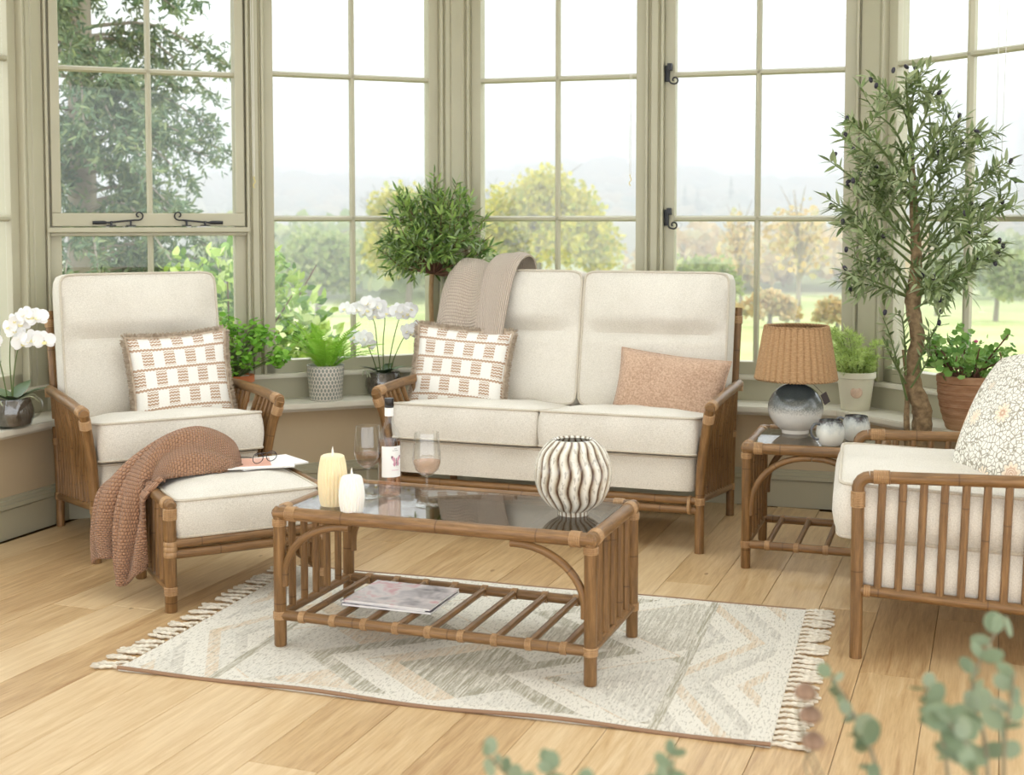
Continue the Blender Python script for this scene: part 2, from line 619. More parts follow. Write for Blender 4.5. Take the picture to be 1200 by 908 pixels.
for fc in 'LABR':
    w = MB(); strip(w, fc, .07, .34, 0, .452)
    tag(w.build('wall_' + SIDE[fc], M['wall'], **on(fc)), kind='structure')
    # moulded baseboard
    b = MB(); strip(b, fc, .05, .0705, 0, .128); strip(b, fc, .043, .0705, .132, .150); strip(b, fc, .053, .0705, .150, .166); strip(b, fc, .060, .0705, .166, .178)
    strip(b, fc, .056, .0705, .128, .132)
    tag(b.build('baseboard_' + SIDE[fc], M['paint'], smooth=False, **on(fc)), kind='structure')
    # deep sill ledge with a rounded nosing
    s = MB(); strip(s, fc, 0.006, .34, .476, .48); strip(s, fc, 0.0, .34, .456, .476); strip(s, fc, .006, .34, .452, .456); strip(s, fc, .04, .0705, .436, .452)
    trim(s, M['sill'], smooth=False, **on(fc))
    # riser under the windows with its own nosing
    r_ = MB(); strip(r_, fc, .222, .34, .48, .585)
    trim(r_, M['paint'], smooth=False, **on(fc))
    n_ = MB(); strip(n_, fc, .200, .34, .588, .600); strip(n_, fc, .206, .34, .600, .606); strip(n_, fc, .210, .34, .583, .588)
    trim(n_, M['sill'], smooth=False, **on(fc))
    # head over the windows
    h = MB(); strip(h, fc, .21, .40, 2.80, 3.0); strip(h, fc, .19, .21, 2.86, 2.93); strip(h, fc, .15, .21, 2.95, 3.0)
    trim(h, M['paint'], smooth=False, **on(fc))

# ceiling of the room, open to the far end, with an unseen glazed roof light, added for top light on the seats
ce = MB()
RX0, RX1, RY0, RY1 = -1.75, 1.55, 2.7, 5.55
out = [fpt('L', -4.6, .4), fpt('L', send('L', .4, 1), .4), fpt('A', send('A', .4, 1), .4), fpt('B', send('B', .4, 1), .4), fpt('R', 4.6, .4)]
ce.prism([out[0], (-4.2, -3.2), (RX0, -3.2), (RX0, 5.55), out[1]], 3.0, 3.12)
ce.prism([(RX1, -3.2), (4.4, -3.2), out[4], out[3], (RX1, RY1)], 3.0, 3.12)
ce.prism([(RX0, -3.2), (RX1, -3.2), (RX1, RY0), (RX0, RY0)], 3.0, 3.12)
ce.prism([(RX0, RY1), (RX1, RY1), out[3], out[2], out[1]], 3.0, 3.12)
tag(ce.build('ceiling', M['ceiling'], smooth=False), kind='structure')
sk = setting('window_13', (0, 0, 3.12))
m = MB()
m.box(RX0 - .05, RX0, RY0, RY1, -.12, .25); m.box(RX1, RX1 + .05, RY0, RY1, -.12, .25); m.box(RX0, RX1, RY0 - .05, RY0, -.12, .25); m.box(RX0, RX1, RY1, RY1 + .05, -.12, .25)
m.build('kerb', M['paint'], sk, smooth=False)
for i in range(1, 4):
    x = RX0 + (RX1 - RX0) * i / 4
    m = MB(); m.box(x - .02, x + .02, RY0, RY1, .18, .26); m.build('rafter', M['paint'], sk, smooth=False)
for i in range(4):
    x0 = RX0 + (RX1 - RX0) * i / 4; x1 = RX0 + (RX1 - RX0) * (i + 1) / 4
    m = MB(); m.box(x0 + .02, x1 - .02, RY0, RY1, .24, .246); m.build('pane', M['pane'], sk, smooth=False)

# ---- windows: glass runs s0..s1 on each face
WIN = [('L', -.905, -.09), ('A', -.02, .782), ('A', .973, 1.777), ('B', .015, .831), ('B', 1.026, 1.839), ('R', .11, .92), ('L', -1.92, -1.10), ('R', 1.13, 1.94),
       ('L', -2.93, -2.11), ('R', 2.15, 2.96), ('L', -3.94, -3.12), ('R', 3.17, 3.98)]
Z0, Z3 = .669, 2.79
GB = .0145   # half width of a glazing bar
GO = .268   # glass offset
FR = .052   # frame width


def barv(mb, x, z0, z1, w=GB):
    mb.prism([(x - w, GO - .006), (x - w * .45, GO - .024), (x + w * .45, GO - .024), (x + w, GO - .006), (x + w * .6, GO + .02), (x - w * .6, GO + .02)], z0, z1)


def barh(mb, z, x0, x1, w=GB):
    q = [(z - w, GO - .006), (z - w * .45, GO - .024), (z + w * .45, GO - .024), (z + w, GO - .006), (z + w * .6, GO + .02), (z - w * .6, GO + .02)]
    n = len(q)
    vv = [(x0, o, z_) for z_, o in q] + [(x1, o, z_) for z_, o in q]
    mb.add(vv, [list(range(n))[::-1], list(range(n, 2 * n))] + [[i, (i + 1) % n, n + (i + 1) % n, n + i] for i in range(n)])


def scroll_iron(parent, x0, x1, z, mat, name):
    """wrought stay lying on a rail from x0 to x1, with a curled end at x1"""
    s = 1 if x1 > x0 else -1
    e = thing_part = bpy.data.objects.new(name, None); COL.objects.link(e); e.parent = parent
    m = MB(); m.tube([(x0, .205, z), (x0 + s * .05, .205, z + .001), (x0 + s * .062, .205, z)], [.008, .0085, .006], 8)
    m.tube([(x0 + s * .06, .205, z), (x1 - s * .03, .205, z + .012)], .0042, 8)
    cx, cz = x1 - s * .012, z + .034
    sp = [(x1 - s * .03, .205, z + .012)] + [(cx + s * q * math.sin(a), .205, cz - q * math.cos(a)) for a, q in [(.0, .022), (.8, .021), (1.6, .019), (2.4, .017), (3.2, .015), (4, .012), (4.8, .009), (5.6, .007), (6.4, .005)]]
    m.tube(curve(sp, 4), .0036, 8)
    m.build('bar', mat, e)
    for q in (.38, .78):
        b = MB(); xx = x0 + (x1 - x0) * q
        b.box(xx - .004, xx + .004, .201, .232, z - .012, z + .008); b.box(xx - .022, xx + .022, .198, .226, z - .0155, z - .011)
        b.build('stay_pin', mat, e)
    return e


for i, (fc, s0, s1) in enumerate(WIN):
    (fx, fy), fa, _, _ = FACES[fc]
    w = setting('window_%d' % (i + 1), (fx, fy, 0), fa)
    fr = MB()
    fr.box(s0 - FR, s0, GO - .026, GO + .05, .606, Z3 + .06); fr.box(s1, s1 + FR, GO - .026, GO + .05, .606, Z3 + .06)
    fr.box(s0 - FR, s1 + FR, GO - .026, GO + .05, Z3, Z3 + .06); fr.box(s0 - FR, s1 + FR, GO - .026, GO + .05, .606, Z0)
    fr.build('frame', M['paint'], w, bevel=.003, smooth=False)
    be = MB()
    for a, b in ((s0 - FR - .014, s0 - FR), (s1 + FR, s1 + FR + .014)):
        be.box(a, b, .205, GO + .04, .606, 2.82)
    be.build('bead', M['paint'], w, bevel=.004, smooth=False)
    mid = (s0 + s1) / 2
    two_part = i == 1
    rows = [.669, 1.372, 2.082, 2.79]
    if two_part:
        # projecting transom, hinged upper light standing proud, fixed lower light
        rows = [.669, 1.289, 1.397, 2.066, 2.79]
        tr = MB(); tr.box(s0 - FR - .012, s1 + FR + .012, .188, GO + .03, 1.306, 1.330); tr.box(s0 - FR, s1 + FR, .215, GO + .03, 1.289, 1.306)
        tr.build('transom', M['paint'], w, bevel=.004, smooth=False)
        sf = MB(); sf.box(s0 - .042, s1 + .042, .214, GO + .006, 1.334, 1.397)
        sf.box(s0 - .042, s0, .214, GO + .006, 1.397, 2.79); sf.box(s1, s1 + .042, .214, GO + .006, 1.397, 2.79)
        sf.build('sash', M['paint'], w, bevel=.004, smooth=False)
        for z0, z1 in ((rows[0], rows[1]), (rows[2], rows[4])):
            b = MB(); barv(b, mid, z0, z1); b.build('glazing_bar', M['paint'], w, smooth=False)
        b = MB(); barh(b, rows[3], s0, s1); b.build('glazing_bar', M['paint'], w, smooth=False)
        spans = [(rows[0], rows[1]), (rows[2], rows[3]), (rows[3], rows[4])]
        scroll_iron(w, s0 + .135, s0 + .355, 1.352, M['iron'], 'window_stay')
        scroll_iron(w, s0 + .735, s0 + .515, 1.352, M['iron'], 'window_stay')
    else:
        b = MB(); barv(b, mid, Z0, Z3); b.build('glazing_bar', M['paint'], w, smooth=False)
        for z in rows[1:3]:
            b = MB(); barh(b, z, s0, s1); b.build('glazing_bar', M['paint'], w, smooth=False)
        spans = list(zip(rows[:-1], rows[1:]))
    for z0, z1 in spans:
        for xa, xb in ((s0, mid), (mid, s1)):
            p = MB(); p.box(xa + .004, xb - .004, GO, GO + .004, z0 + .004, z1 - .004)
            p.build('pane', M['pane'], w, smooth=False)
    if i == 4:   # casement with two scrolled fasteners on its left stile
        for zc in (2.082, 1.372):
            e = bpy.data.objects.new('casement_fastener', None); COL.objects.link(e); e.parent = w
            m = MB(); m.box(s0 - .05, s0 - .026, .232, .245, zc - .035, zc + .045); m.box(s0 - .034, s0 - .012, .205, .245, zc + .018, zc + .052)
            m.build('plate', M['iron'], e, bevel=.002)
            m = MB()
            sp = [(s0 - .024, .205, zc + .03), (s0 - .026, .2, zc - .01), (s0 - .018, .198, zc - .042)] + [(s0 + .004 + q * math.sin(a), .198, zc - .032 - q * math.cos(a)) for a, q in [(.0, .018), (.9, .018), (1.8, .016), (2.7, .014), (3.6, .012), (4.6, .009), (5.6, .006)]]
            m.tube(curve(sp, 4), .0042, 8); m.build('curl', M['iron'], e)

# pilasters between windows and the corner posts
for fc, a, b in (('A', .782, .973), ('B', .831, 1.026), ('L', -1.10, -.905), ('R', .92, 1.13), ('L', -2.11, -1.92), ('R', 1.94, 2.15), ('L', -3.12, -2.93), ('R', 2.96, 3.17)):
    m = MB(); a += FR + .012; b -= FR + .012
    m.prism([(a, .30), (a, .222), (a + .006, .214), (a + .012, .222), (a + .018, .212), (b - .018, .212), (b - .012, .222), (b - .006, .214), (b, .222), (b, .30)], .606, 2.82)
    trim(m, M['paint'], smooth=False, **on(fc))
for f1, e1, f2, e2 in (('L', -.09 + FR + .012, 'A', -.02 - FR - .012), ('A', 1.777 + FR + .012, 'B', .015 - FR - .012), ('B', 1.839 + FR + .012, 'R', .11 - FR - .012)):
    c1, c2 = (lambda o: fpt(f1, send(f1, o, 1), o)), None
    g = .04
    pr = [fpt(f1, e1, .33), fpt(f1, e1, .222), fpt(f1, e1 + .006, .213), fpt(f1, e1 + .012, .222), fpt(f1, e1 + .018, .211)]
    e1b = send(f1, .21, 1)
    if e1b - e1 > .08:
        pr += [fpt(f1, e1 + .04, .211), fpt(f1, e1 + .045, .218), fpt(f1, e1 + .052, .211)]
    pr += [c1(.211)]
    pr += [fpt(f2, e2 - .018, .211), fpt(f2, e2 - .012, .222), fpt(f2, e2 - .006, .213), fpt(f2, e2, .222), fpt(f2, e2, .33), c1(.33)]
    m = MB(); m.prism(pr, .606, 2.82)
    trim(m, M['paint'], smooth=False)

# blind cords with brass cleats hanging by the frames
M['cord'] = plain('cord_white', (222, 220, 212), 0.6)
M['brass'] = plain('cleat_brass', (206, 190, 120), 0.35, Metallic=0.6)
for fc, s, zb, lab, gap_ in (('A', .862, 1.545, 'thin white blind cord with small brass cleat beside the window above the armchair', .012),
                             ('B', .815, 1.56, 'thin white blind cord with small brass cleat left of the casement fasteners', .010),
                             ('R', .74, 1.585, 'pair of beaded blind chains hanging in front of the right window', .05)):
    x, y = fpt(fc, s, .175)
    c = thing('blind_cord', lab, 'blind cord', (x, y, zb), FACES[fc][1])
    for q in (-.5, .5):
        m = MB(); m.tube([(q * gap_ * .6, 0, .03), (q * gap_, .02, 1.28)], .0013 if fc != 'R' else .0016, 6)
        m.build('cord', M['cord'], c)
    m = MB(); m.tube([(-gap_ * .3, 0, .03), (0, 0, .018), (gap_ * .3, 0, .03)], .0018, 6); m.tube(curve([(0, 0, .02), (.006, 0, .004), (-.004, 0, -.012), (.003, 0, -.026)], 4), .0022, 6)
    m.build('cleat', M['brass'], c)
# ------------------------------------------------------------------ rattan furniture
def pole(name, pts, r, parent, seg=10, mat=None):
    return MB().tube(pts, r, seg).build(name, mat or M['rattan'], parent)


def binding(parent, c, d, r, ln=.04, rings=6):
    """cane wrapped round a pole: a ridged sleeve"""
    c = np.array(c, float); d = np.array(d, float); d /= np.linalg.norm(d)
    pts = []; rad = []
    for i in range(rings):
        for q, e in ((0, .0012), (.25, .0032), (.75, .0032), (1, .0012)):
            pts.append(c + d * ln * ((i + q) / rings - .5)); rad.append(r + e)
    return MB().tube(pts, rad, 12).build('binding', M['bind'], parent)


def lerp(a, b, t):
    return tuple(np.array(a, float) * (1 - t) + np.array(b, float) * t)


def squarc(px, py, k=14):
    m = max(abs(px), abs(py))
    if m < 1e-6: return px, py
    s = m / (abs(px) ** k + abs(py) ** k) ** (1 / k)
    return px * s, py * s


def cushion(name, parent, w, d, h, loc, rx=0.0, rz=0.0, puff=.02, side=.012, crease=None, seed=0, mat=None, n=22, k=20, bottom_piping=True):
    """boxed cushion lying flat (top = +z), with piping on its rims"""
    rs = random.Random(seed)
    ph = [rs.random() * 6.28 for _ in range(6)]

    def wob(x, y):
        return .0035 * (math.sin(x * 9 + ph[0]) * math.sin(y * 8 + ph[1]) + .6 * math.sin(x * 17 + ph[2]) * math.sin(y * 15 + ph[3]))

    def top(px, py):
        e = (1 - px ** 4) * (1 - py ** 4)
        z = puff * e + wob(px * w, py * d) * min(1, e * 3)
        if crease is not None:
            z = z * (1.15 if py > crease else .85) * (1 - .95 * math.exp(-((py - crease) / .09) ** 2)) - .014 * math.exp(-((py - crease) / .03) ** 2) * (1 - px ** 8)
        return z

    def xy(px, py, pz):
        qx, qy = squarc(px, py, k)
        b = side * (1 - pz * pz)
        ex = qx * (w / 2 + b * abs(px) ** 3); ey = qy * (d / 2 + b * abs(py) ** 3)
        # rims bow a touch, as stuffed covers do
        ex *= 1 - .012 * (1 - py * py) * (abs(px) > .99) * 0
        return ex, ey
    mb = MB()
    g = [-1 + 2 * i / n for i in range(n + 1)]
    for s in (1, -1):
        P = []
        for a in g:
            row = []
            for b in g:
                x, y = xy(a, b, 1)
                z = h / 2 + (top(a, b) if s > 0 else .25 * puff * (1 - a ** 4) * (1 - b ** 4))
                row.append((x, y, z * s))
            P.append(row if s > 0 else row[::-1])
        mb.grid(P)
    per = [(-1 + 2 * i / n, -1) for i in range(n)] + [(1, -1 + 2 * i / n) for i in range(n)] + [(1 - 2 * i / n, 1) for i in range(n)] + [(-1, 1 - 2 * i / n) for i in range(n)]
    P = []
    for a, b in per:
        P.append([(*xy(a, b, z), z * h / 2) for z in (-1, -.6, -.2, .2, .6, 1)])
    mb.grid(P, closed_u=True)
    o = mb.build(name, mat or M['linen'], parent, weld=True, sharp=50)
    o.location = loc; o.rotation_euler = (rx, 0, rz)
    for s in ((1, -1) if bottom_piping else (1,)):
        MB().tube([(*xy(a, b, 1), s * (h / 2 + .001)) for a, b in per], .0058, 6, closed=True).build('piping', M['piping'], o)
    return o


def arc_brace(parent, x0, x1, y, z0, z1, r=.0125):
    """quarter bow from a leg up to the top rail"""
    pts = []
    for i in range(13):
        a = PI / 2 * i / 12
        pts.append((x1 + (x0 - x1) * math.cos(a), y, z0 + (z1 - z0) * math.sin(a)))
    pts = [(x0, y, z0 - .03)] + pts + [(x1 + (x1 - x0) * .06, y, z1)]
    return pole('curved_brace', pts, r, parent)


def rattan_table(root, L, W, H, zs, n_sp, n_slat, run, zb, rl=.020):
    a, b = L / 2, W / 2
    for x in (-a, a):
        for y in (-b, b):
            pole('leg', [(x, y, 0), (x, y, .004), (x, y, H)], [rl * .9, rl, rl], root, 12)
            binding(root, (x - math.copysign(.045, x), y, H), (1, 0, 0), .0215, .034)
            binding(root, (x, y - math.copysign(.042, y), H), (0, 1, 0), .0215, .034)
            binding(root, (x, y, H - .03), (0, 0, 1), rl, .022, 4)
            binding(root, (x, y, zs), (0, 0, 1), rl, .026, 4)
    for y in (-b, b):
        pole('top_rail', [(-a - .019, y, H), (-a - .012, y, H), (a + .012, y, H), (a + .019, y, H)], [.012, .0215, .0215, .012], root, 12)
        pole('shelf_rail', [(-a, y, zs), (a, y, zs)], .0165, root)
        for s in (-1, 1):
            arc_brace(root, s * (a - .018), s * (a - run), y, zb, H - .028)
    for x in (-a, a):
        pole('top_rail', [(x, -b - .019, H), (x, -b - .012, H), (x, b + .012, H), (x, b + .019, H)], [.012, .0215, .0215, .012], root, 12)
        pole('shelf_rail', [(x, -b, zs), (x, b, zs)], .0145, root)
        for i in range(n_sp):
            y = -b + W * (i + 1) / (n_sp + 1)
            pole('spindle', [(x, y, zs), (x, y, H)], .0125, root, 8)
    for i in range(n_slat):
        x = -a + L * (i + .75) / (n_slat + .5)
        pole('shelf_slat', [(x, -b, zs + .003), (x, b, zs + .003)], .0115, root, 8)
        for y in (-b, b):
            binding(root, (x, y, zs), (1, 0, 0), .0165, .02, 4)
    # flat inner lip and the glass lying in it
    m = MB()
    for y in (-b, b):
        m.box(-a + .015, a - .015, min(y, y * .88), max(y, y * .88), H - .002, H + .008)
    for x in (-a, a):
        m.box(min(x, x - math.copysign(.045, x)), max(x, x - math.copysign(.045, x)), -b * .88, b * .88, H - .002, H + .008)
    m.build('inner_lip', M['rattan'], root, smooth=False)
    g = MB(); g.box(-a + .018, a - .018, -b + .018, b - .018, H + .0082, H + .0145)
    g.build('glass_top', M['table_glass'], root, smooth=False, bevel=.001)
    return H + .0145


ctab = thing('coffee_table', 'long rattan coffee table with a dark glass top standing on the patterned rug', 'coffee table', rz=-.3508)
_c = np.array([-.7386, 4.043]); _e1 = np.array([math.cos(-.3508), math.sin(-.3508)]); _e2 = np.array([-_e1[1], _e1[0]])
_cc = _c + _e1 * .515 + _e2 * .236
ctab.location = (_cc[0], _cc[1], .008)
CT_TOP = rattan_table(ctab, 1.03, .472, .428, .10, 5, 9, .235, .225) + .008

stab = thing('side_table', 'small square rattan side table with glass top carrying the wicker lamp', 'side table', rz=R(-19))
_s1 = np.array([math.cos(R(-19)), math.sin(R(-19))]); _s2 = np.array([-_s1[1], _s1[0]])
_sc = np.array([.918, 4.996]) + _s1 * .25 + _s2 * .232
stab.location = (_sc[0], _sc[1], 0)
ST_TOP = rattan_table(stab, .50, .464, .475, .095, 5, 4, .235, .24, .019)


# ---- high-backed armchair and sofa
def high_back(root, W, n):
    D = .362
    for s in (-1, 1):
        x = s * W / 2
        fl = curve([(x, -D, 0), (x, -D, .2), (x + s * .008, -D - .004, .36), (x + s * .028, -D - .022, .5), (x + s * .05, -D - .06, .605)], 5)
        pole('front_leg', fl, .0205, root, 12)
        arm = curve([(x + s * .05, -D - .066, .605), (x + s * .052, -.2, .618), (x + s * .045, .1, .618), (x + s * .03, .39, .61)], 5)
        pole('arm_rail', arm, [.018] + [.0215] * (len(arm) - 1), root, 12)
        bp = curve([(x, D, 0), (x, D + .005, .2), (x + s * .005, D + .03, .5), (x + s * .012, D + .105, .955)], 5)
        pole('back_post', bp, .019, root, 12)
        pole('side_rail', [(x, -D, .222), (x, D, .135)], .0165, root)
        binding(root, (x + s * .05, -D - .02, .61), (0, 1, .05), .0215, .055, 8)
        binding(root, (x + s * .043, -D - .045, .565), (s * .2, -.35, 1), .0205, .04, 6)
        binding(root, (x + s * .031, .375, .6), (0, .05, 1), .0195, .04, 6)
        binding(root, (x + s * .004, D + .012, .38), (0, .1, 1), .019, .03, 5)
        binding(root, (x, D, .137), (0, .02, 1), .019, .03, 5)
        binding(root, (x, -D, .215), (0, 0, 1), .0205, .03, 5)
        nsp = 12
        for i in range(nsp):
            t = (i + 1) / (nsp + 1)
            q = lerp((x, -D, .222), (x, D, .135), t)
            k = arm[int(t * (len(arm) - 1))]
            p = [q, (q[0] + s * .006, q[1], .34), (q[0] + s * .02, lerp(q, k, .7)[1], .48), (k[0], k[1], .612)]
            pole('spindle', curve(p, 3), .0115, root, 8)
    a = W / 2 + .012
    pole('back_rail', [(-a, D + .1, .935), (a, D + .1, .935)], .0175, root)
    pole('back_rail', [(-W / 2, D + .02, .40), (W / 2, D + .02, .40)], .0165, root)
    pole('back_rail', [(-W / 2, D, .135), (W / 2, D, .135)], .0165, root)
    for s in (-1, 1):
        binding(root, (s * (a - .05), D + .1, .935), (1, 0, 0), .0175, .04)
        binding(root, (s * a, D + .098, .90), (0, .15, 1), .019, .035, 5)
    m = int(W / .09)
    for i in range(m):
        x = -W / 2 + W * (i + 1) / (m + 1)
        pole('back_spindle', [(x, D + .02, .40), (x, D + .1, .935)], .0105, root, 8)
    for z in (.215, .176):
        pole('front_rail', [(-W / 2, -D, z), (W / 2, -D, z)], .0175, root)
    for s in (-1, 1):
        binding(root, (s * (W / 2 - .04), -D - .001, .197), (1, 0, 0), .037, .012, 2)
    # sprung base, seat cushions, back cushions
    cushion('seat_base', root, W - .050, .69, .135, (0, -.035, .292), R(-5), puff=.006, side=.006, seed=1, bottom_piping=False)
    w = (W - .022) / n
    for i in range(n):
        x = (i - (n - 1) / 2) * w
        cushion('seat_cushion', root, w - .004, .66, .145, (x, -.078, .448), R(-6.5), puff=.03, side=.008, seed=3 + i)
    wb = (W + .0) / n
    for i in range(n):
        x = (i - (n - 1) / 2) * (wb + .004)
        cushion('back_cushion', root, wb - .008, .63, .15, (x, .318, .80), R(90 - 11), rz=0, puff=.045, side=.014, crease=.12, seed=11 + i, k=18)


armch = thing('armchair', 'high-backed rattan armchair with oatmeal cushions by the left windows', 'armchair', (-1.533, 5.5545, 0), R(30))
high_back(armch, .70, 1)
sofa = thing('sofa', 'two-seat rattan sofa with oatmeal linen cushions in front of the windows', 'sofa', (.238, 5.789, 0), R(-19.5))
high_back(sofa, 1.38, 2)

# ---- footstool
stool = thing('footstool', 'low rattan footstool with a thick oatmeal cushion in front of the armchair', 'footstool', (-1.054, 4.766, 0), R(28))
W_, D_ = .28, .2435
for x in (-W_, W_):
    for y in (-D_, D_):
        pole('leg', [(x, y, 0), (x, y, .005), (x, y, .372)], [.019, .0215, .0215], stool, 12)
        binding(stool, (x, y - math.copysign(.035, y), .375), (0, 1, 0), .0215, .04, 6)
        binding(stool, (x, y, .345), (0, 0, 1), .0215, .04, 6)
        binding(stool, (x, y, .222), (0, 0, 1), .0215, .055, 3)
        binding(stool, (x, y, .075), (0, 0, 1), .0215, .03, 4)
    pole('side_rail', [(x, -D_ - .018, .375), (x, -D_ - .01, .375), (x, D_ + .01, .375), (x, D_ + .018, .375)], [.013, .0215, .0215, .013], stool, 12)
    pole('side_stretcher', [(x, -D_, .075), (x, D_, .075)], .015, stool)
    for i in range(7):
        y = -D_ + 2 * D_ * (i + 1) / 8
        pole('spindle', [(x, y, .075), (x, y, .375)], .0115, stool, 8)
for y in (-D_, D_):
    for z in (.240, .203):
        pole('long_rail', [(-W_, y, z), (W_, y, z)], .0175, stool)
cushion('cushion', stool, .52, .50, .125, (0, 0, .325), 0, puff=.035, side=.012, seed=21)

# ---- low open-sided armchair on the right
rch = thing('armchair', 'low rattan armchair with open spindle arms at the right edge, turned sideways', 'armchair', rz=R(-105))
_ey = np.array([-math.sin(R(-105)), math.cos(R(-105))]); _ex = np.array([math.cos(R(-105)), math.sin(R(-105))])
RW, RD = .41, .46
_rc = np.array([1.073, 3.953]) - _ex * RW + _ey * RD
rch.location = (_rc[0], _rc[1], 0)
for s in (-1, 1):
    x = s * RW
    pts = [(x, -RD, 0), (x, -RD, .30), (x, -RD, .535)] + [(x, -RD + .035 * (1 - math.cos(a)), .535 + .035 * math.sin(a)) for a in (.4, .8, 1.2, PI / 2)]
    pole('front_leg', pts, .0195, rch, 12)
    pole('arm_rail', [(x, -RD + .035, .57), (x, 0, .577), (x, RD + .06, .592)], .0195, rch, 12)
    pole('back_post', curve([(x, RD - .03, 0), (x, RD + .01, .3), (x, RD + .07, .6), (x, RD + .16, .86)], 4), .0195, rch, 12)
    pole('side_rail', [(x, -RD, .215), (x, RD, .165)], .017, rch)
    binding(rch, (x, -RD + .07, .5715), (0, 1, .02), .0195, .05, 9)
    binding(rch, (x, -RD, .50), (0, 0, 1), .0195, .05, 9)
    binding(rch, (x, -RD + .03, .2128), (0, 1, -.06), .017, .02, 3)
    nn_ = 14
    for i in range(nn_):
        t = (i + 1) / (nn_ + 1)
        y = -RD + (2 * RD) * t
        pole('spindle', [(x, y, .215 - .05 * t), (x, y + .012, .572 + .02 * t)], .0122, rch, 8)
for z in (.215, .176):
    pole('front_rail', [(-RW, -RD + .002, z), (RW, -RD + .002, z)], .0175, rch)
pole('back_rail', [(-RW, RD + .15, .84), (RW, RD + .15, .84)], .0185, rch)
pole('back_rail', [(-RW, RD, .165), (RW, RD, .165)], .0165, rch)
for i in range(8):
    x = -RW + 2 * RW * (i + 1) / 9
    pole('back_spindle', [(x, RD, .165), (x, RD + .07, .6), (x, RD + .15, .84)], .0105, rch, 8)
cushion('seat_base', rch, .77, .80, .17, (0, -.06, .268), R(-2), puff=.005, side=.02, seed=31, bottom_piping=False)
cushion('seat_cushion', rch, .77, .83, .165, (0, -.105, .442), R(-2), puff=.03, side=.02, seed=32)
cushion('back_cushion', rch, .76, .50, .16, (0, .43, .72), R(90 - 16), puff=.05, side=.014, seed=33)


# ------------------------------------------------------------------ pillows and throws
def pillow(name, label, cat, w, h, th, mat, loc, rot, pinch=.07, n=26, group=None, fringe=None):
    root = thing(name, label, cat, loc, rot=rot, group=group)

    def P(u, v, s):
        x = u * w / 2 * (1 - pinch * (1 - v * v)); y = v * h / 2 * (1 - pinch * (1 - u * u))
        e = max(0, (1 - u * u)) ** .42 * max(0, (1 - v * v)) ** .42
        z = s * th / 2 * e + .004 * math.sin(u * 5 + 1) * math.sin(v * 4) * e
        return (x, y, z)
    g = [-1 + 2 * i / n for i in range(n + 1)]
    mb = MB()
    mb.grid([[P(a, b, 1) for b in g] for a in g])
    mb.grid([[P(a, b, -1) for b in g[::-1]] for a in g], uvs=(1, 1))
    mb.build('cover', mat, root, weld=True, sharp=80)
    per = [(-1 + 2 * i / 40, -1) for i in range(40)] + [(1, -1 + 2 * i / 40) for i in range(40)] + [(1 - 2 * i / 40, 1) for i in range(40)] + [(-1, 1 - 2 * i / 40) for i in range(40)]
    if fringe:
        # short brushed fringe: a core cord bristling with tufts
        fr = MB(); fr.tube([P(a, b, 1) for a, b in per], .009, 6, closed=True)
        Ms = []
        for a, b in per * 1:
            for _ in range(16):
                j = .5 / 40
                a2, b2 = (a + rnd.uniform(-2, 2) * j if abs(b) == 1 else a), (b + rnd.uniform(-2, 2) * j if abs(a) == 1 else b)
                a2 = max(-1, min(1, a2)); b2 = max(-1, min(1, b2))
                p = np.array(P(a2, b2, 1))
                d = np.array([a2 if abs(a2) > .985 else rnd.gauss(0, .25), b2 if abs(b2) > .985 else rnd.gauss(0, .25), rnd.gauss(0, .8)])
                Ms.append(mat4(p, d, (0, 0, 1), (1, .018 + rnd.random() * .009, 1)))
        tv = [(-.0022, 0, 0), (.0022, 0, 0), (0, 0, .0022), (-.0016, 1, 0), (.0016, 1, 0), (0, 1, .0016)]
        tf = [(0, 1, 4, 3), (1, 2, 5, 4), (2, 0, 3, 5), (3, 4, 5)]
        fr.build('edging', fringe, root)
        fo = mass('fringe', tv, tf, Ms, fringe, root); fo['kind'] = 'stuff'
    else:
        MB().tube([P(a, b, 1) for a, b in per], .003, 6, closed=True).build('seam', mat, root)
    return root


# woven block pattern: rows of hatched and plain blocks parted by zigzag stripes
def block_weave():
    t = NT('block_weave'); u, v = t.uv()
    rows = 4.6
    V = t.math('MULTIPLY', v, rows); row = t.math('FLOOR', V); fv = t.math('FRACT', V)
    sh = t.math('MULTIPLY', t.math('MODULO', row, 2.0), 0.5)
    U = t.math('ADD', t.math('MULTIPLY', u, 4.6), sh); fu = t.math('FRACT', U)
    zz = t.math('MULTIPLY', t.math('PINGPONG', t.math('MULTIPLY', u, 60.0), 1.0), 0.06)
    fz = t.math('SUBTRACT', fv, zz)
    stripe = t.math('MULTIPLY', t.math('GREATER_THAN', fz, 0.83), t.math('LESS_THAN', fz, 0.95))
    hat = t.math('GREATER_THAN', t.math('SINE', t.math('MULTIPLY', t.math('ADD', fz, 0.03), 2 * PI * 6.6)), -0.5)
    blk = t.math('MULTIPLY', t.math('LESS_THAN', fu, 0.5), t.math('MULTIPLY', t.math('LESS_THAN', fz, 0.77), t.math('GREATER_THAN', fz, 0.03)))
    k = t.math('MAXIMUM', stripe, t.math('MULTIPLY', blk, hat))
    nz = t.noise(t.vec(t.math('MULTIPLY', u, 90.0), t.math('MULTIPLY', v, 90.0)), 1.5, 3, .7)
    br = t.ramp(nz, [(.3, lin(166, 134, 108)), (.7, lin(196, 168, 144))])
    wh = t.ramp(nz, [(.3, lin(226, 222, 214)), (.7, lin(246, 244, 238))])
    t.bump(t.math('ADD', nz, t.math('MULTIPLY', k, .6)), .35, .003)
    return t.fin(t.mix(k, wh, br), .9, .2)


M['block'] = block_weave()
M['fringe'] = mottled('taupe_fringe', (158, 140, 120), (196, 180, 160), 50, 0.95)


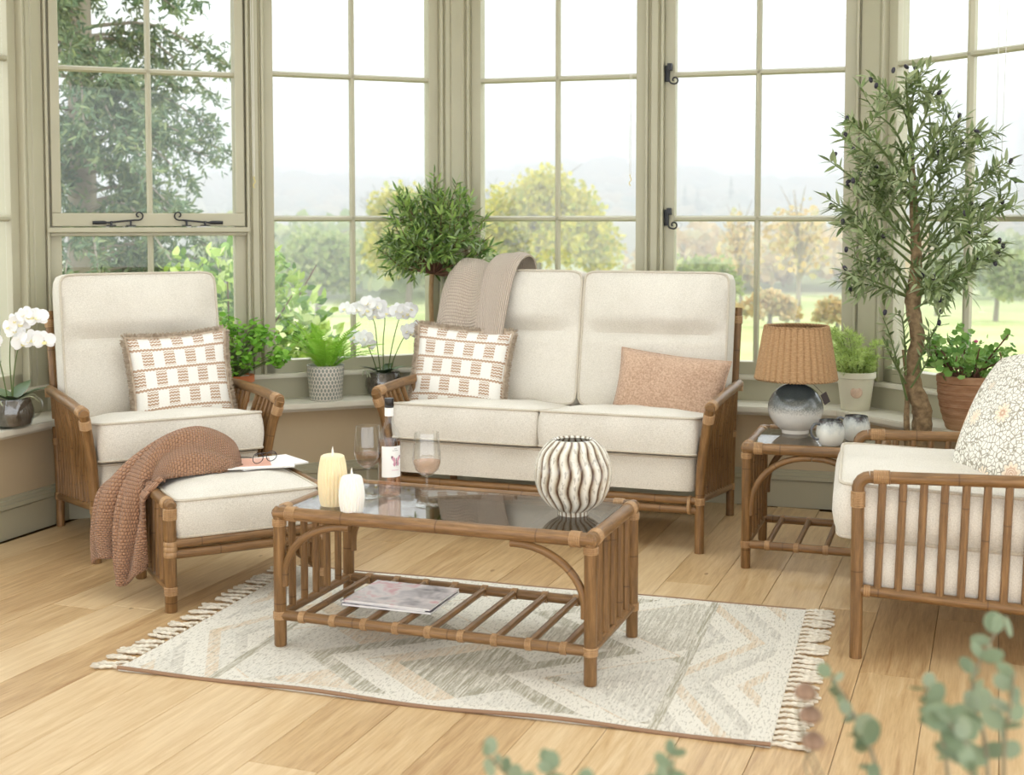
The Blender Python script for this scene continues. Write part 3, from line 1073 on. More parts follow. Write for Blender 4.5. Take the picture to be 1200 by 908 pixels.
def on_seat(root, lx, ly, z):
    return tuple(root.matrix_basis @ Vector((lx, ly, z))) if False else (root.location.x + math.cos(root.rotation_euler.z) * lx - math.sin(root.rotation_euler.z) * ly,
                                                                        root.location.y + math.sin(root.rotation_euler.z) * lx + math.cos(root.rotation_euler.z) * ly, z)


pillow('patterned_cushion', 'white and brown block-weave cushion with taupe fringe on the high-backed armchair', 'cushion', .44, .42, .15, M['block'],
       on_seat(armch, .120, .075, .655), Euler((R(90 - 14), R(-3), R(27)), 'XYZ'), fringe=M['fringe'], group='block-weave cushions')
pillow('patterned_cushion', 'white and brown block-weave cushion with taupe fringe on the left of the sofa', 'cushion', .46, .42, .15, M['block'],
       on_seat(sofa, -.53, .055, .652), Euler((R(90 - 16), R(4), R(-12)), 'XYZ'), fringe=M['fringe'], group='block-weave cushions')
pillow('lumbar_cushion', 'plain terracotta wool oblong cushion on the right of the sofa', 'cushion', .51, .345, .17, M['terracotta_wool'],
       on_seat(sofa, .465, .065, .602), Euler((R(90 - 18), R(5), R(-24)), 'XYZ'), pinch=.06)


# floral block-printed cushion
def floral():
    t = NT('floral_print'); v0 = t.n('ShaderNodeTexCoord').outputs['UV']
    a = t.n('ShaderNodeTexVoronoi'); a.inputs['Scale'].default_value = 32.0; t.t.links.new(v0, a.inputs['Vector'])
    e = t.n('ShaderNodeTexVoronoi', feature='DISTANCE_TO_EDGE'); e.inputs['Scale'].default_value = 32.0; t.t.links.new(v0, e.inputs['Vector'])
    dots = t.math('GREATER_THAN', e.outputs[0], 0.07)
    b = t.n('ShaderNodeTexVoronoi'); b.inputs['Scale'].default_value = 4.6; b.inputs['Randomness'].default_value = .55; t.t.links.new(v0, b.inputs['Vector'])
    sub = t.n('ShaderNodeVectorMath', operation='SUBTRACT'); t.t.links.new(v0, sub.inputs[0]); t.t.links.new(b.outputs['Position'], sub.inputs[1])
    sp = t.n('ShaderNodeSeparateXYZ')
    sub2 = t.n('ShaderNodeVectorMath', operation='MULTIPLY_ADD'); sub2.inputs[1].default_value = (1, 1, 1)
    t.t.links.new(sub.outputs[0], sp.inputs[0])
    dist = b.outputs['Distance']
    scl = t.n('ShaderNodeVectorMath', operation='SCALE'); scl.inputs['Scale'].default_value = 4.6
    t.t.links.new(v0, scl.inputs[0])
    s3 = t.n('ShaderNodeVectorMath', operation='SUBTRACT'); t.t.links.new(scl.outputs[0], s3.inputs[0]); 
    # voronoi position is given in the unscaled domain times scale
    s4 = t.n('ShaderNodeVectorMath', operation='SCALE'); s4.inputs['Scale'].default_value = 4.6
    t.t.links.new(b.outputs['Position'], s4.inputs[0]); t.t.links.new(s4.outputs[0], s3.inputs[1]); t.t.links.new(s3.outputs[0], sp.inputs[0])
    ang = t.math('ARCTAN2', sp.outputs[1], sp.outputs[0])
    pet = t.math('MULTIPLY', t.math('ABSOLUTE', t.math('SINE', t.math('MULTIPLY', ang, 4.5))), .12)
    rad = t.math('SUBTRACT', dist, pet)
    flower = t.math('LESS_THAN', rad, .27); core = t.math('LESS_THAN', dist, .20); ringd = t.math('GREATER_THAN', t.math('SINE', t.math('MULTIPLY', dist, 110.0)), .1)
    base = t.mix(dots, lin(164, 158, 142), lin(240, 236, 226))
    petc = t.mix(t.math('LESS_THAN', rad, .25), lin(126, 118, 104), lin(240, 226, 206))
    petc = t.mix(t.math('LESS_THAN', rad, .13), petc, lin(222, 196, 172))
    c = t.mix(flower, base, petc)
    cc = t.mix(ringd, lin(236, 218, 198), lin(206, 172, 146))
    c = t.mix(core, c, cc)
    t.bump(dots, .15, .002)
    return t.fin(c, .9, .2)


M['floral'] = floral()
pillow('floral_cushion', 'cream cushion printed with taupe and peach flowers on the right armchair', 'cushion', .50, .48, .20, M['floral'],
       (1.665, 4.14, .705), Euler((R(60), R(-6), R(-72)), 'XYZ'), pinch=-.07)


# ---- knitted throws
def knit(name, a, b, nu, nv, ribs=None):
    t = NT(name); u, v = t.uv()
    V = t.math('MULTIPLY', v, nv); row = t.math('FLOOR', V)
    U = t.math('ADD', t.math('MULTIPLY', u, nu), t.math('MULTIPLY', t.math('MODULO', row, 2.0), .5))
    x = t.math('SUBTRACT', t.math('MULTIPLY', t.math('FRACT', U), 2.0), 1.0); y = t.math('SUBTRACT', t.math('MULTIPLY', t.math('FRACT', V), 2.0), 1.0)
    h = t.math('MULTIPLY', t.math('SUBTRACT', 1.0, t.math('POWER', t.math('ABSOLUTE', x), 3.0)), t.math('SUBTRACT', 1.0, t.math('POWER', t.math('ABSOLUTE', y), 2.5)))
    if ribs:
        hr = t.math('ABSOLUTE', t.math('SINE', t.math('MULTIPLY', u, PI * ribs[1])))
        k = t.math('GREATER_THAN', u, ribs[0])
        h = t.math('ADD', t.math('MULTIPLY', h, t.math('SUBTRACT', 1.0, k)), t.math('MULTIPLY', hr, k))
    c = t.ramp(h, [(0.0, lin(*a)), (0.35, lin(*b))])  # shade between the stitches put into the colour, darker where the relief is low
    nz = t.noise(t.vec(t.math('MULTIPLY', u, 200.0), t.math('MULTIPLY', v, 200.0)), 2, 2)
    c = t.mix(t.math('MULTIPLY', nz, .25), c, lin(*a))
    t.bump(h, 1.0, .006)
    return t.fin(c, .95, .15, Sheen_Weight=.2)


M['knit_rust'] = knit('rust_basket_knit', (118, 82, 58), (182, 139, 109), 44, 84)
M['knit_taupe'] = knit('taupe_waffle_knit', (160, 142, 126), (220, 203, 186), 34, 84, ribs=(.60, 44))


def cloth(name, label, cat, P, mat, root, thick=.012):
    o = MB().grid(P).build(name, mat, None, sharp=180)
    o.location = root.location; o.rotation_euler = root.rotation_euler
    md = o.modifiers.new('thickness', 'SOLIDIFY'); md.thickness = thick; md.offset = 1
    sb = o.modifiers.new('soft', 'SUBSURF'); sb.levels = 1; sb.render_levels = 1
    return tag(o, label, cat)


# rust throw heaped on the footstool and hanging over its back left corner
path = curve([(.075, .15, .425), (.05, .15, .49), (-.02, .15, .54), (-.10, .145, .562), (-.20, .135, .54), (-.285, .115, .465), (-.345, .085, .355), (-.372, .06, .24), (-.382, .035, .15), (-.388, .01, .085)], 6)
nv = len(path); nu = 56
P = []
for i in range(nu + 1):
    u = i / nu * 2 - 1
    row = []
    for j, p in enumerate(path):
        t = j / (nv - 1)
        hang = max(0, min(1, (t - .42) / .28)); hang = hang * hang * (3 - 2 * hang)
        half = np.interp(t, [0, .08, .3, .55, .8, 1], [.085, .125, .165, .165, .135, .105])
        wd = np.array([.15 * (1 - hang) - .62 * hang, 1.0 * (1 - hang) + .78 * hang]); wd /= np.linalg.norm(wd)
        nd = np.array([-wd[1], wd[0]])          # horizontal, out of the hanging face
        if nd[0] > 0: nd = -nd
        a_ = u * 2.4
        fold = .55 * math.cos(u * 8.2 + .9 * math.sin(t * 4) + .5) + .30 * math.cos(u * 15 - 3 * t) + .15 * math.sin(u * 23 + 6 * t)
        fx = p[0] + wd[0] * u * half; fy = p[1] + wd[1] * u * half
        z = p[2] - (abs(u) ** 2.4) * .14 * (1 - hang) * min(1, t / .10 + .15) + fold * .022 * (1 - hang) * (1 - u ** 8)
        k = fold * .030 * hang + .02 * hang * (1 - u * u)
        x = fx + nd[0] * k; y = fy + nd[1] * k
        if t > .72:     # uneven hem with one long corner
            e = (t - .72) / .28
            z -= e * (.045 * math.sin(u * 3.4 + 2.4) - .01) ; x += e * .02 * math.sin(u * 5)
        if z < .37 and x > -.318: x = -.318 - .004 * fold
        if z < .425 and x > -.27: z = .425 + .006 * fold
        elif z < .42 and x > -.315: z = max(z, .405)
        row.append((x, y, max(z, .02)))
    P.append(row)
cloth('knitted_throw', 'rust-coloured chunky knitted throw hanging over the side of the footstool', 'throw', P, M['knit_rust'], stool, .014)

# taupe throw over the back of the sofa
path = [(.53, .70), (.525, .85), (.51, .98), (.50, 1.09), (.46, 1.145), (.37, 1.16), (.28, 1.125), (.225, 1.05), (.188, .94), (.155, .83), (.125, .72), (.105, .60)]
path = [(a, b) for a, b in curve(path, 4)]
nv = len(path); nu = 40
P = []
for i in range(nu + 1):
    u = i / nu
    row = []
    for j, (y, z) in enumerate(path):
        t = j / (nv - 1)
        dn = max(0, (t - .45) / .55)
        xl = -.68 - .03 * dn; xr = -.30 - .06 * dn
        x = xl + (xr - xl) * u
        ridge = .012 * (1 + math.sin(u * 9 + .6)) + .026 * max(0, min(1, (u - .50) / .10)) * (1 if u > .5 else 0) + .004 * math.sin(u * 21 + t * 3)
        k = math.atan2(z - .8, y - .35)
        yy = y + ridge * math.cos(k) * (1 if t < .5 else 1); zz = z + ridge * math.sin(k)
        if u < .12:
            zz -= (.12 - u) * .55 * (1 - dn * .6); 
        row.append((x, yy, zz))
    P.append(row)
cloth('folded_throw', 'taupe waffle-knit throw folded over the back of the sofa', 'throw', P, M['knit_taupe'], sofa, .010)

# ------------------------------------------------------------------ rug
RL, RWd, RA = 1.948, 1.215, -.2978
rug = thing('rug', 'pale kilim rug with sage and peach triangles and knotted fringes under the coffee table', 'rug', (-1.1933, 3.831, 0), RA)
t = NT('kilim_weave'); u, v = t.uv()
tri = t.math('PINGPONG', t.math('MULTIPLY', v, 4.0), 1.0)
Z = t.math('ADD', t.math('MULTIPLY', u, 3.4), t.math('MULTIPLY', tri, .62))
nzb = t.noise(t.vec(t.math('MULTIPLY', u, 3.0), t.math('MULTIPLY', v, 1.2)), 2.0, 2)
fz = t.math('FRACT', Z)
fl_ = t.math('FRACT', t.math('MULTIPLY', t.math('FLOOR', t.math('ADD', Z, t.math('MULTIPLY', t.math('FLOOR', t.math('MULTIPLY', v, 4.0)), 1.7))), .37))
cr1, cr2, sage, sage2, peach, grey = lin(222, 217, 206), lin(210, 206, 196), lin(163, 157, 138), lin(184, 178, 163), lin(210, 191, 166), lin(195, 190, 180)
band = t.ramp(fz, [(0, cr1), (.28, sage2), (.46, sage), (.60, cr1), (.80, peach), (.92, cr2)], 'CONSTANT')
band2 = t.ramp(fz, [(0, cr2), (.2, peach), (.38, cr1), (.55, grey), (.70, sage), (.86, cr1)], 'CONSTANT')
ca_ = t.math('FLOOR', Z); cb_ = t.math('FLOOR', t.math('ADD', t.math('SUBTRACT', t.math('MULTIPLY', u, 3.4), t.math('MULTIPLY', tri, .62)), .31))
wn = t.n('ShaderNodeTexWhiteNoise', noise_dimensions='3D')
t.t.links.new(t.vec(ca_, cb_, t.math('FLOOR', t.math('MULTIPLY', v, 2.0))), wn.inputs['Vector'])
patch = t.ramp(wn.outputs[0], [(0, cr1), (.30, sage2), (.46, cr2), (.62, peach), (.72, grey), (.86, sage)], 'CONSTANT')
c = t.mix(t.math('GREATER_THAN', t.math('FRACT', t.math('ADD', Z, .18)), .62), patch, band)
# plain borders and the sage stripe at each end
ue = t.math('PINGPONG', u, .5)
ve = t.math('PINGPONG', v, .5)
c = t.mix(t.math('LESS_THAN', ve, .035), c, cr1)
small = t.ramp(t.math('FRACT', t.math('ADD', t.math('MULTIPLY', u, 9.0), t.math('PINGPONG', t.math('MULTIPLY', v, 3.0), 1.0))), [(0, cr1), (.35, peach), (.55, cr2), (.8, grey)], 'CONSTANT')
c = t.mix(t.math('LESS_THAN', ue, .155), c, small)
c = t.mix(t.math('MULTIPLY', t.math('LESS_THAN', ue, .168), t.math('GREATER_THAN', ue, .153)), c, sage)
c = t.mix(t.math('LESS_THAN', ue, .03), c, cr1)
st = t.noise(t.vec(t.math('MULTIPLY', u, 150.0), t.math('MULTIPLY', v, 5.0)), 1.4, 4, .75)
st2 = t.noise(t.vec(t.math('MULTIPLY', u, 110.0), t.math('MULTIPLY', v, 16.0)), 3.0, 3, .7)
c = t.mix(t.ramp(st, [(.42, (0, 0, 0, 1)), (.62, (1, 1, 1, 1))]), c, cr1)
c = t.mix(t.math('MULTIPLY', t.math('GREATER_THAN', st2, .57), .55), c, lin(150, 143, 128))
t.bump(t.math('ADD', st, t.math('MULTIPLY', st2, .5)), .5, .004)
M['kilim'] = t.fin(c, .95, .15)
M['tassel'] = mottled('cotton_tassel', (196, 186, 168), (230, 222, 206), 60, .95)
M['edge'] = plain('brown_edge', (146, 116, 92), .95)
nu, nv = 60, 36


def rug_z(x, y):
    e = min(y, RWd - y)
    return .0065 + (.004 * (1 + math.sin(x * 9 + 2)) * max(0, 1 - e / .07)) * (1 if y < .5 else .3) * (1 if not (.3 < x < 1.6 and False) else 0)


mb = MB()
P = [[(RL * i / nu, RWd * j / nv + .006 * math.sin(RL * i / nu * 5) * (1 if j == 0 else .5), rug_z(RL * i / nu, RWd * j / nv)) for j in range(nv + 1)] for i in range(nu + 1)]
mb.grid(P)
per = [P[i][0] for i in range(nu + 1)] + [P[nu][j] for j in range(1, nv + 1)] + [P[i][nv] for i in range(nu - 1, -1, -1)] + [P[0][j] for j in range(nv - 1, 0, -1)]
mb.grid([[p, (p[0], p[1], .0005)] for p in per], closed_u=True)
mb.build('woven_field', M['kilim'], rug, sharp=50)
for j in (0, nv):
    MB().tube([(p[0], p[1] + (-.002 if j == 0 else .002), p[2] - .0025) for p in [P[i][j] for i in range(nu + 1)]], .0058, 6).build('edge_binding', M['edge'], rug)


def tassel_mesh(seed):
    rs = random.Random(seed); m = MB()
    for k in range(3):
        b = (k - 1) * .006
        ln = .075 + rs.random() * .03
        pts = [(0, b * .6, .006), (.02, b * .3, .009)] + [(ln * q, b + rs.gauss(0, .004), .0055 + rs.random() * .003) for q in (.45, .7, 1.0)]
        pts = curve(pts, 3)
        m.tube(pts, [.0045 + .0016 * math.sin(i * 2.4 + k) for i in range(len(pts))], 6)
    return m.mesh('tassel')


tms = [tassel_mesh(s) for s in range(7)]
for me in tms: me.materials.append(M['tassel'])
for i in range(30):
    for e in (0, 1):
        o = link('tassel', rnd.choice(tms), None, rug)
        y = .012 + (RWd - .024) * i / 29
        o.location = (RL if e else 0, y + rnd.gauss(0, .004), 0)
        o.rotation_euler = (0, 0, (0 if e else PI) + rnd.gauss(0, .22))
# ------------------------------------------------------------------ things on the tables
def at_table(lx, ly, z):
    return (_cc[0] + _e1[0] * lx + _e2[0] * ly, _cc[1] + _e1[1] * lx + _e2[1] * ly, z)


def candle(label, x, y, h, r, rgb):
    t = NT('candle_wax'); t.fin(lin(*rgb), .5, .3, Subsurface_Weight=.25, Subsurface_Radius=(.02, .015, .01)); m = t.m
    c = thing('candle', label, 'candle', (x, y, CT_TOP))
    n = 20; prof = []
    for i in range(n + 1):
        q = i / n
        rr = r * (.66 + .34 * math.sin(PI * (.12 + .80 * q)) ** .8)
        prof.append((rr, h * q))
    prof = [(0, 0), (prof[0][0] * .8, 0)] + prof + [(prof[-1][0] * .86, h + .004), (prof[-1][0] * .5, h + .001), (0, h)]
    body = MB().lathe(prof, 88, mod=lambda w, i: 1 + .085 * (abs(math.cos(w * 11)) - .6) * (1 if 2 < i < len(prof) - 3 else .3))
    body.build('wax', m, c, sharp=60)
    MB().tube([(0, 0, h - .002), (.001, 0, h + .008), (0, 0, h + .020), (.001, 0, h + .03)], [.003, .0042, .003, .0006], 8).build('wick', M['wick'], c)
    return c


M['wick'] = plain('white_wick', (238, 232, 222), .7)
candle('tall cream ribbed egg-shaped candle at the left of the coffee table', -.575, 4.093, .158, .047, (244, 226, 186))
candle('short white ribbed egg-shaped candle in front of the cream candle', -.501, 3.985, .112, .040, (240, 238, 232))


def wine_glass(label, x, y):
    g = thing('wine_glass', label, 'wine glass', (x, y, CT_TOP), group='glasses of rose wine')
    MB().lathe([(0, .002), (.036, .001), (.037, .003), (.012, .006), (.005, .012), (.0042, .05), (.0045, .088), (.008, .096)], 28).build('stem', M['clear'], g)
    bowl = [(.008, .096), (.022, .104), (.036, .118), (.044, .138), (.0455, .152), (.044, .18), (.041, .21), (.0385, .238)]
    MB().lathe(bowl + [(.0375, .238)] + [(r - .001, z) for r, z in bowl[::-1]][1:-1], 32).build('bowl', M['clear'], g)
    MB().lathe([(0, .099), (.008, .0985), (.0205, .1055), (.0345, .119), (.0425, .1385), (.0435, .146), (0, .146)], 32).build('wine', M['wine'], g)
    return g


wine_glass('glass of rose wine between the candles and the bottle', -.475, 4.205)
wine_glass('glass of rose wine standing alone right of the bottle', -.272, 4.075)

bt = thing('wine_bottle', 'clear bottle of rose wine with black cap and butterfly label', 'bottle', (-.405, 4.222, CT_TOP))
outer = [(0, .012), (.02, .008), (.034, .0), (.0375, .004), (.0378, .02), (.0378, .19), (.036, .205), (.028, .222), (.018, .236), (.0145, .25), (.0135, .275), (.0138, .295), (.013, .297)]
MB().lathe(outer, 32).build('glass', M['clear'], bt)
MB().lathe([(0, .016), (.02, .012), (.0335, .006), (.036, .012), (.036, .186), (0, .186)], 32).build('wine', M['wine'], bt)
M['cap'] = plain('black_cap', (30, 28, 30), .35)
M['capband'] = plain('white_band', (238, 236, 232), .5)
MB().lathe([(.0148, .296), (.0152, .298), (.0152, .303), (.0146, .304), (.0152, .305), (.0152, .325), (.0145, .327), (0, .327)], 28).build('cap', M['cap'], bt)
MB().lathe([(.0150, .268), (.0152, .269), (.0152, .2955), (.0150, .296)], 28).build('neck_sleeve', M['capband'], bt)
M['label'] = plain('white_label', (244, 243, 240), .6)


def curved(name, pts2, mat, parent, r, a0):
    """flat shape (s, z) wrapped on the bottle"""
    v = [(r * math.sin(a0 + s / .038), -r * math.cos(a0 + s / .038), z) for s, z in pts2]
    m = MB(); n = len(v); cx = tuple(np.mean(np.array(v), 0) * np.array([r / max(1e-6, np.linalg.norm(np.mean(np.array(v), 0)[:2]))] * 2 + [1]))
    m.add(v + [cx], [(i, (i + 1) % n, n) for i in range(n)])
    return m.build(name, mat, parent)


m = MB()
m.grid([[(.0383 * math.sin(a), -.0383 * math.cos(a), z) for z in (.07, .172)] for a in np.linspace(-.62, 1.25, 20)])
lab = m.build('label', M['label'], bt)
M['butterfly'] = mottled('butterfly_pink', (196, 140, 164), (226, 178, 190), 120, .6)
M['ink'] = plain('dark_ink', (60, 44, 58), .6)
M['greyink'] = plain('grey_ink', (150, 146, 144), .6)
for s in (-1, 1):
    curved('upper_wing', [(.027 + s * .001, .122), (.027 + s * .004, .132), (.027 + s * .012, .140), (.027 + s * .0165, .139), (.027 + s * .016, .130), (.027 + s * .009, .121)], M['butterfly'], lab, .0386, 0)
    curved('wing_tip', [(.027 + s * .012, .1405), (.027 + s * .0178, .140), (.027 + s * .0168, .130), (.027 + s * .0148, .134)], M['ink'], lab, .0387, 0)
    curved('lower_wing', [(.027 + s * .001, .121), (.027 + s * .009, .121), (.027 + s * .012, .112), (.027 + s * .007, .105), (.027 + s * .002, .110)], M['butterfly'], lab, .0386, 0)
curved('butterfly_body', [(.0262, .106), (.0278, .106), (.0280, .133), (.0260, .133)], M['ink'], lab, .0388, 0)
for s0, s1, z, c in ((.020, .030, .163, 'greyink'), (.014, .034, .157, 'greyink'), (.012, .036, .092, 'butterfly')):
    n = 7
    for i in range(n):
        a = s0 + (s1 - s0) * i / n
        curved('print_mark', [(a, z), (a + (s1 - s0) / n * .7, z), (a + (s1 - s0) / n * .7, z + .0022), (a, z + .0022)], M[c], lab, .0386, 0)

# ribbed vase
vs = thing('ribbed_vase', 'round white ribbed ceramic vase with brown grooves on the coffee table', 'vase', (.190, 3.965, CT_TOP))
t = NT('ribbed_glaze'); u, v = t.uv()
wv = t.math('MULTIPLY', t.math('SINE', t.math('MULTIPLY', v, 20.9)), .0068)
ph = t.math('FRACT', t.math('MULTIPLY', t.math('ADD', u, wv), 20.0))
dg = t.math('SUBTRACT', .5, t.math('ABSOLUTE', t.math('SUBTRACT', ph, .5)))
nz = t.noise(t.vec(t.math('MULTIPLY', u, 60.0), t.math('MULTIPLY', v, 9.0)), 1.3, 4, .6)
edge = t.math('ADD', dg, t.math('MULTIPLY', t.math('SUBTRACT', nz, .5), .12))
c = t.ramp(edge, [(.0, lin(228, 225, 215)), (.20, lin(212, 207, 193)), (.34, lin(180, 170, 150)), (.42, lin(122, 98, 78)), (.5, lin(74, 52, 40))])
c = t.mix(t.math('MULTIPLY', t.math('LESS_THAN', nz, .43), .5), c, lin(120, 110, 96))
M['ribbed'] = t.fin(c, .12, .6)
prof = []
for i in range(30):
    q = i / 29
    a = -1.18 + q * (1.18 + 1.02)
    prof.append((.116 * math.cos(a) ** .85 if math.cos(a) > 0 else .05, .128 + .118 * math.sin(a) / math.sin(1.18) * .97))
prof = [(0, 0), (.048, 0), (.049, .012)] + prof


def vmod(w, i):
    if i < 4: return 1
    k = abs(math.cos((w + .043 * math.sin(i * .55)) * 10))
    return 1 + .10 * (k ** .7 - .6) * min(1, (i - 3) / 4) * max(.12, min(1, (33 - i) / 6))


body = MB().lathe(prof + [(prof[-1][0] * .90, prof[-1][1] + .002), (prof[-1][0] * .82, prof[-1][1] - .004), (.085, .20), (.10, .13), (.06, .03), (0, .02)], 160, mod=lambda w, i: vmod(w, i) if i < 33 else 1)
body.build('vase_body', M['ribbed'], vs, sharp=70)

# magazines on the lower shelf
M['paper'] = plain('paper_edge', (236, 233, 228), .7)


def cover(name, stops, scale, seed):
    t = NT(name); u, v = t.uv()
    w = t.vec(t.math('MULTIPLY', u, 4.0), t.math('MULTIPLY', v, 4.0), seed)
    c = t.ramp(t.noise(w, scale, 3, .55, .4), stops)
    return t.fin(c, .35, .5)


M['cover_a'] = cover('magazine_cover', [(.30, lin(84, 80, 92)), (.42, lin(190, 184, 190)), (.52, lin(224, 216, 218)), (.60, lin(212, 160, 170)), (.64, lin(222, 218, 222)), (.78, lin(150, 146, 156))], 2.0, 2.0)
M['cover_b'] = cover('magazine_cover_dark', [(.35, lin(120, 116, 128)), (.5, lin(206, 202, 208)), (.7, lin(90, 84, 96))], 2.4, 5.0)


def magazine(label, loc, rz, w, d, h, mat, group=None):
    r = thing('magazine', label, 'magazine', loc, rz, group)
    m = MB(); m.box(-w / 2 + .001, w / 2 - .0015, -d / 2 + .0015, d / 2 - .0015, .0006, h - .0006); m.build('pages', M['paper'], r, smooth=False)
    m = MB(); m.box(-w / 2, w / 2, -d / 2, d / 2, h - .0006, h); m.box(-w / 2, w / 2, -d / 2, d / 2, 0, .0006); m.box(-w / 2 - .0008, -w / 2, -d / 2, d / 2, 0, h)
    m.build('cover', mat, r, smooth=False)
    return r


zsh = .008 + .10 + .0155
mc = at_table(-.20, .0, 0)
magazine('glossy magazine at the bottom of the pile on the coffee table shelf', (mc[0], mc[1], zsh), R(-19), .31, .25, .007, M['cover_b'], 'magazines on the coffee table shelf')
magazine('glossy magazine in the middle of the pile on the coffee table shelf', (mc[0] - .006, mc[1] + .004, zsh + .0071), R(-22), .30, .245, .006, M['cover_b'], 'magazines on the coffee table shelf')
magazine('fashion magazine with pink and grey cover on top of the shelf pile', (mc[0] + .004, mc[1] - .006, zsh + .0132), R(-20), .30, .245, .006, M['cover_a'], 'magazines on the coffee table shelf')

# magazines and spectacles on the footstool
t = NT('coral_cover'); u, v = t.uv()
inn = t.math('MULTIPLY', t.math('MULTIPLY', t.math('GREATER_THAN', u, .02), t.math('LESS_THAN', u, .175)), t.math('MULTIPLY', t.math('GREATER_THAN', v, .03), t.math('LESS_THAN', v, .20)))
M['coral'] = t.fin(t.mix(inn, lin(242, 240, 238), lin(226, 170, 148)), .45, .4)
M['white_cover'] = plain('white_cover', (240, 240, 240), .45)
q1 = on_seat(stool, .175, .120, .4225)
q2 = on_seat(stool, .135, .080, .4297)
mg1 = magazine('white magazine lying under the coral one on the footstool', q1, R(36), .27, .20, .006, M['white_cover'])
mg2 = magazine('magazine with a coral picture on its cover lying under the spectacles', q2, R(14), .26, .20, .005, M['coral'])
q3 = on_seat(stool, .155, .075, .4352)
sp = thing('spectacles', 'pair of dark-framed spectacles lying on the coral magazine', 'glasses', q3, R(50))
M['frame_dark'] = plain('spectacle_frame', (48, 40, 42), .3)
for s in (-1, 1):
    ring = [(s * .033 + .025 * math.cos(a), -.001 - .004 * abs(math.cos(a)), .020 + .019 * math.sin(a)) for a in np.linspace(0, 2 * PI, 20)[:-1]]
    MB().tube(ring, .0016, 6, closed=True).build('rim', M['frame_dark'], sp)
    MB().lathe([(0, -.0005), (.0235, -.0003), (.0235, .0003), (0, .0005)], 20).build('lens', M['clear'], sp).matrix_basis = Matrix.Translation((s * .033, -.003, .020)) @ Matrix.Rotation(PI / 2, 4, 'X') @ Matrix.Diagonal((1, .76, 1, 1))
    MB().tube(curve([(s * .058, 0, .026), (s * .060, .03, .024), (s * .058, .09, .016), (s * .055, .12, .004)], 4), .0018, 6).build('temple', M['frame_dark'], sp)
MB().tube(curve([(-.009, -.002, .022), (0, -.004, .026), (.009, -.002, .022)], 4), .0016, 6).build('bridge', M['frame_dark'], sp)

# ------------------------------------------------------------------ lamp and mugs on the side table
lp = thing('table_lamp', 'table lamp with wicker shade and grey-to-white glazed ball base on the side table', 'lamp', (1.168, 5.275, ST_TOP))
t = NT('ombre_glaze'); co = t.n('ShaderNodeSeparateXYZ'); t.t.links.new(t.obj(), co.inputs[0])
sp_ = t.noise(t.obj(), 160, 3, .8)
f_ = t.math('ADD', t.math('MULTIPLY', co.outputs[2], 1 / .2), t.math('MULTIPLY', t.math('SUBTRACT', sp_, .5), .35))
c = t.ramp(f_, [(.15, lin(226, 222, 214)), (.42, lin(214, 211, 204)), (.58, lin(122, 125, 121)), (.74, lin(72, 77, 76)), (1.0, lin(92, 96, 95))])
M['ombre'] = t.fin(c, .08, .6)
pf = [(0, 0), (.055, 0)] + [(.112 * math.cos(a), .103 + .103 * math.sin(a)) for a in np.linspace(-1.05, 1.37, 26)] + [(.02, .206)]
MB().lathe(pf, 48).build('base', M['ombre'], lp)
MB().lathe([(.020, .204), (.021, .212), (.016, .216), (.016, .245), (.019, .247), (.019, .285), (0, .286)], 20).build('bulb_holder', M['iron'], lp)
t = NT('woven_wicker'); u, v = t.uv()
rib = t.math('PINGPONG', t.math('MULTIPLY', u, 68.0), 1.0)
row = t.math('FLOOR', t.math('MULTIPLY', v, 104.0))
par = t.math('MODULO', t.math('ADD', t.math('FLOOR', t.math('MULTIPLY', u, 34.0)), row), 2.0)
rw = t.math('ABSOLUTE', t.math('SINE', t.math('MULTIPLY', v, PI * 104.0)))
nz = t.noise(t.vec(t.math('MULTIPLY', u, 70.0), t.math('MULTIPLY', v, 104.0)), 1.0, 3, .7)
h_ = t.math('ADD', t.math('MULTIPLY', rw, .6), t.math('MULTIPLY', t.math('MULTIPLY', rib, par), .5))
c = t.ramp(t.math('ADD', t.math('MULTIPLY', nz, .7), t.math('MULTIPLY', rw, .3)), [(.25, lin(138, 102, 66)), (.5, lin(186, 146, 104)), (.78, lin(214, 178, 136))])
t.bump(h_, .6, .003)
M['wicker'] = t.fin(c, .7, .3); t.translucent(c, .18)
sh0, sh1 = .226, .437


def shade_mod(w, i):
    return 1 + .045 * (abs(math.cos(w * 17)) ** .6 - .6)


pr = [(.166 - (.166 - .131) * (i / 24) ** 1.05, sh0 + (sh1 - sh0) * i / 24) for i in range(25)]
pr_in = [(r - .006, z) for r, z in pr[::-1]]
MB().lathe(pr + pr_in + [pr[0]], 204, mod=shade_mod).build('shade', M['wicker'], lp, sharp=60)
shd = [o for o in lp.children if o.name.startswith('shade')][0]
for (r, z) in ((.166, sh0), (.129, sh1)):
    for k in (0, 1):
        pts = [((r - .003 + .004 * math.cos(a * 40 + k * PI)) * math.cos(a), (r - .003 + .004 * math.cos(a * 40 + k * PI)) * math.sin(a), z + .004 * math.sin(a * 40 + k * PI)) for a in np.linspace(0, 2 * PI, 320)[:-1]]
        MB().tube(pts, .0035, 5, closed=True).build('braided_rim', M['wicker'], shd)
M['tagcard'] = plain('dark_tag', (66, 52, 50), .6)
m = MB(); m.box(-.018, .018, -.001, .001, -.045, .0, Matrix.Translation((.108, -.022, .165)) @ Matrix.Rotation(R(-24), 4, 'Y') @ Matrix.Rotation(R(35), 4, 'Z')); m.build('swing_tag', M['tagcard'], lp, smooth=False)
MB().tube([(.02, -.01, .215), (.06, -.015, .21), (.105, -.022, .165)], .001, 5).build('tag_string', M['tagcard'], lp)

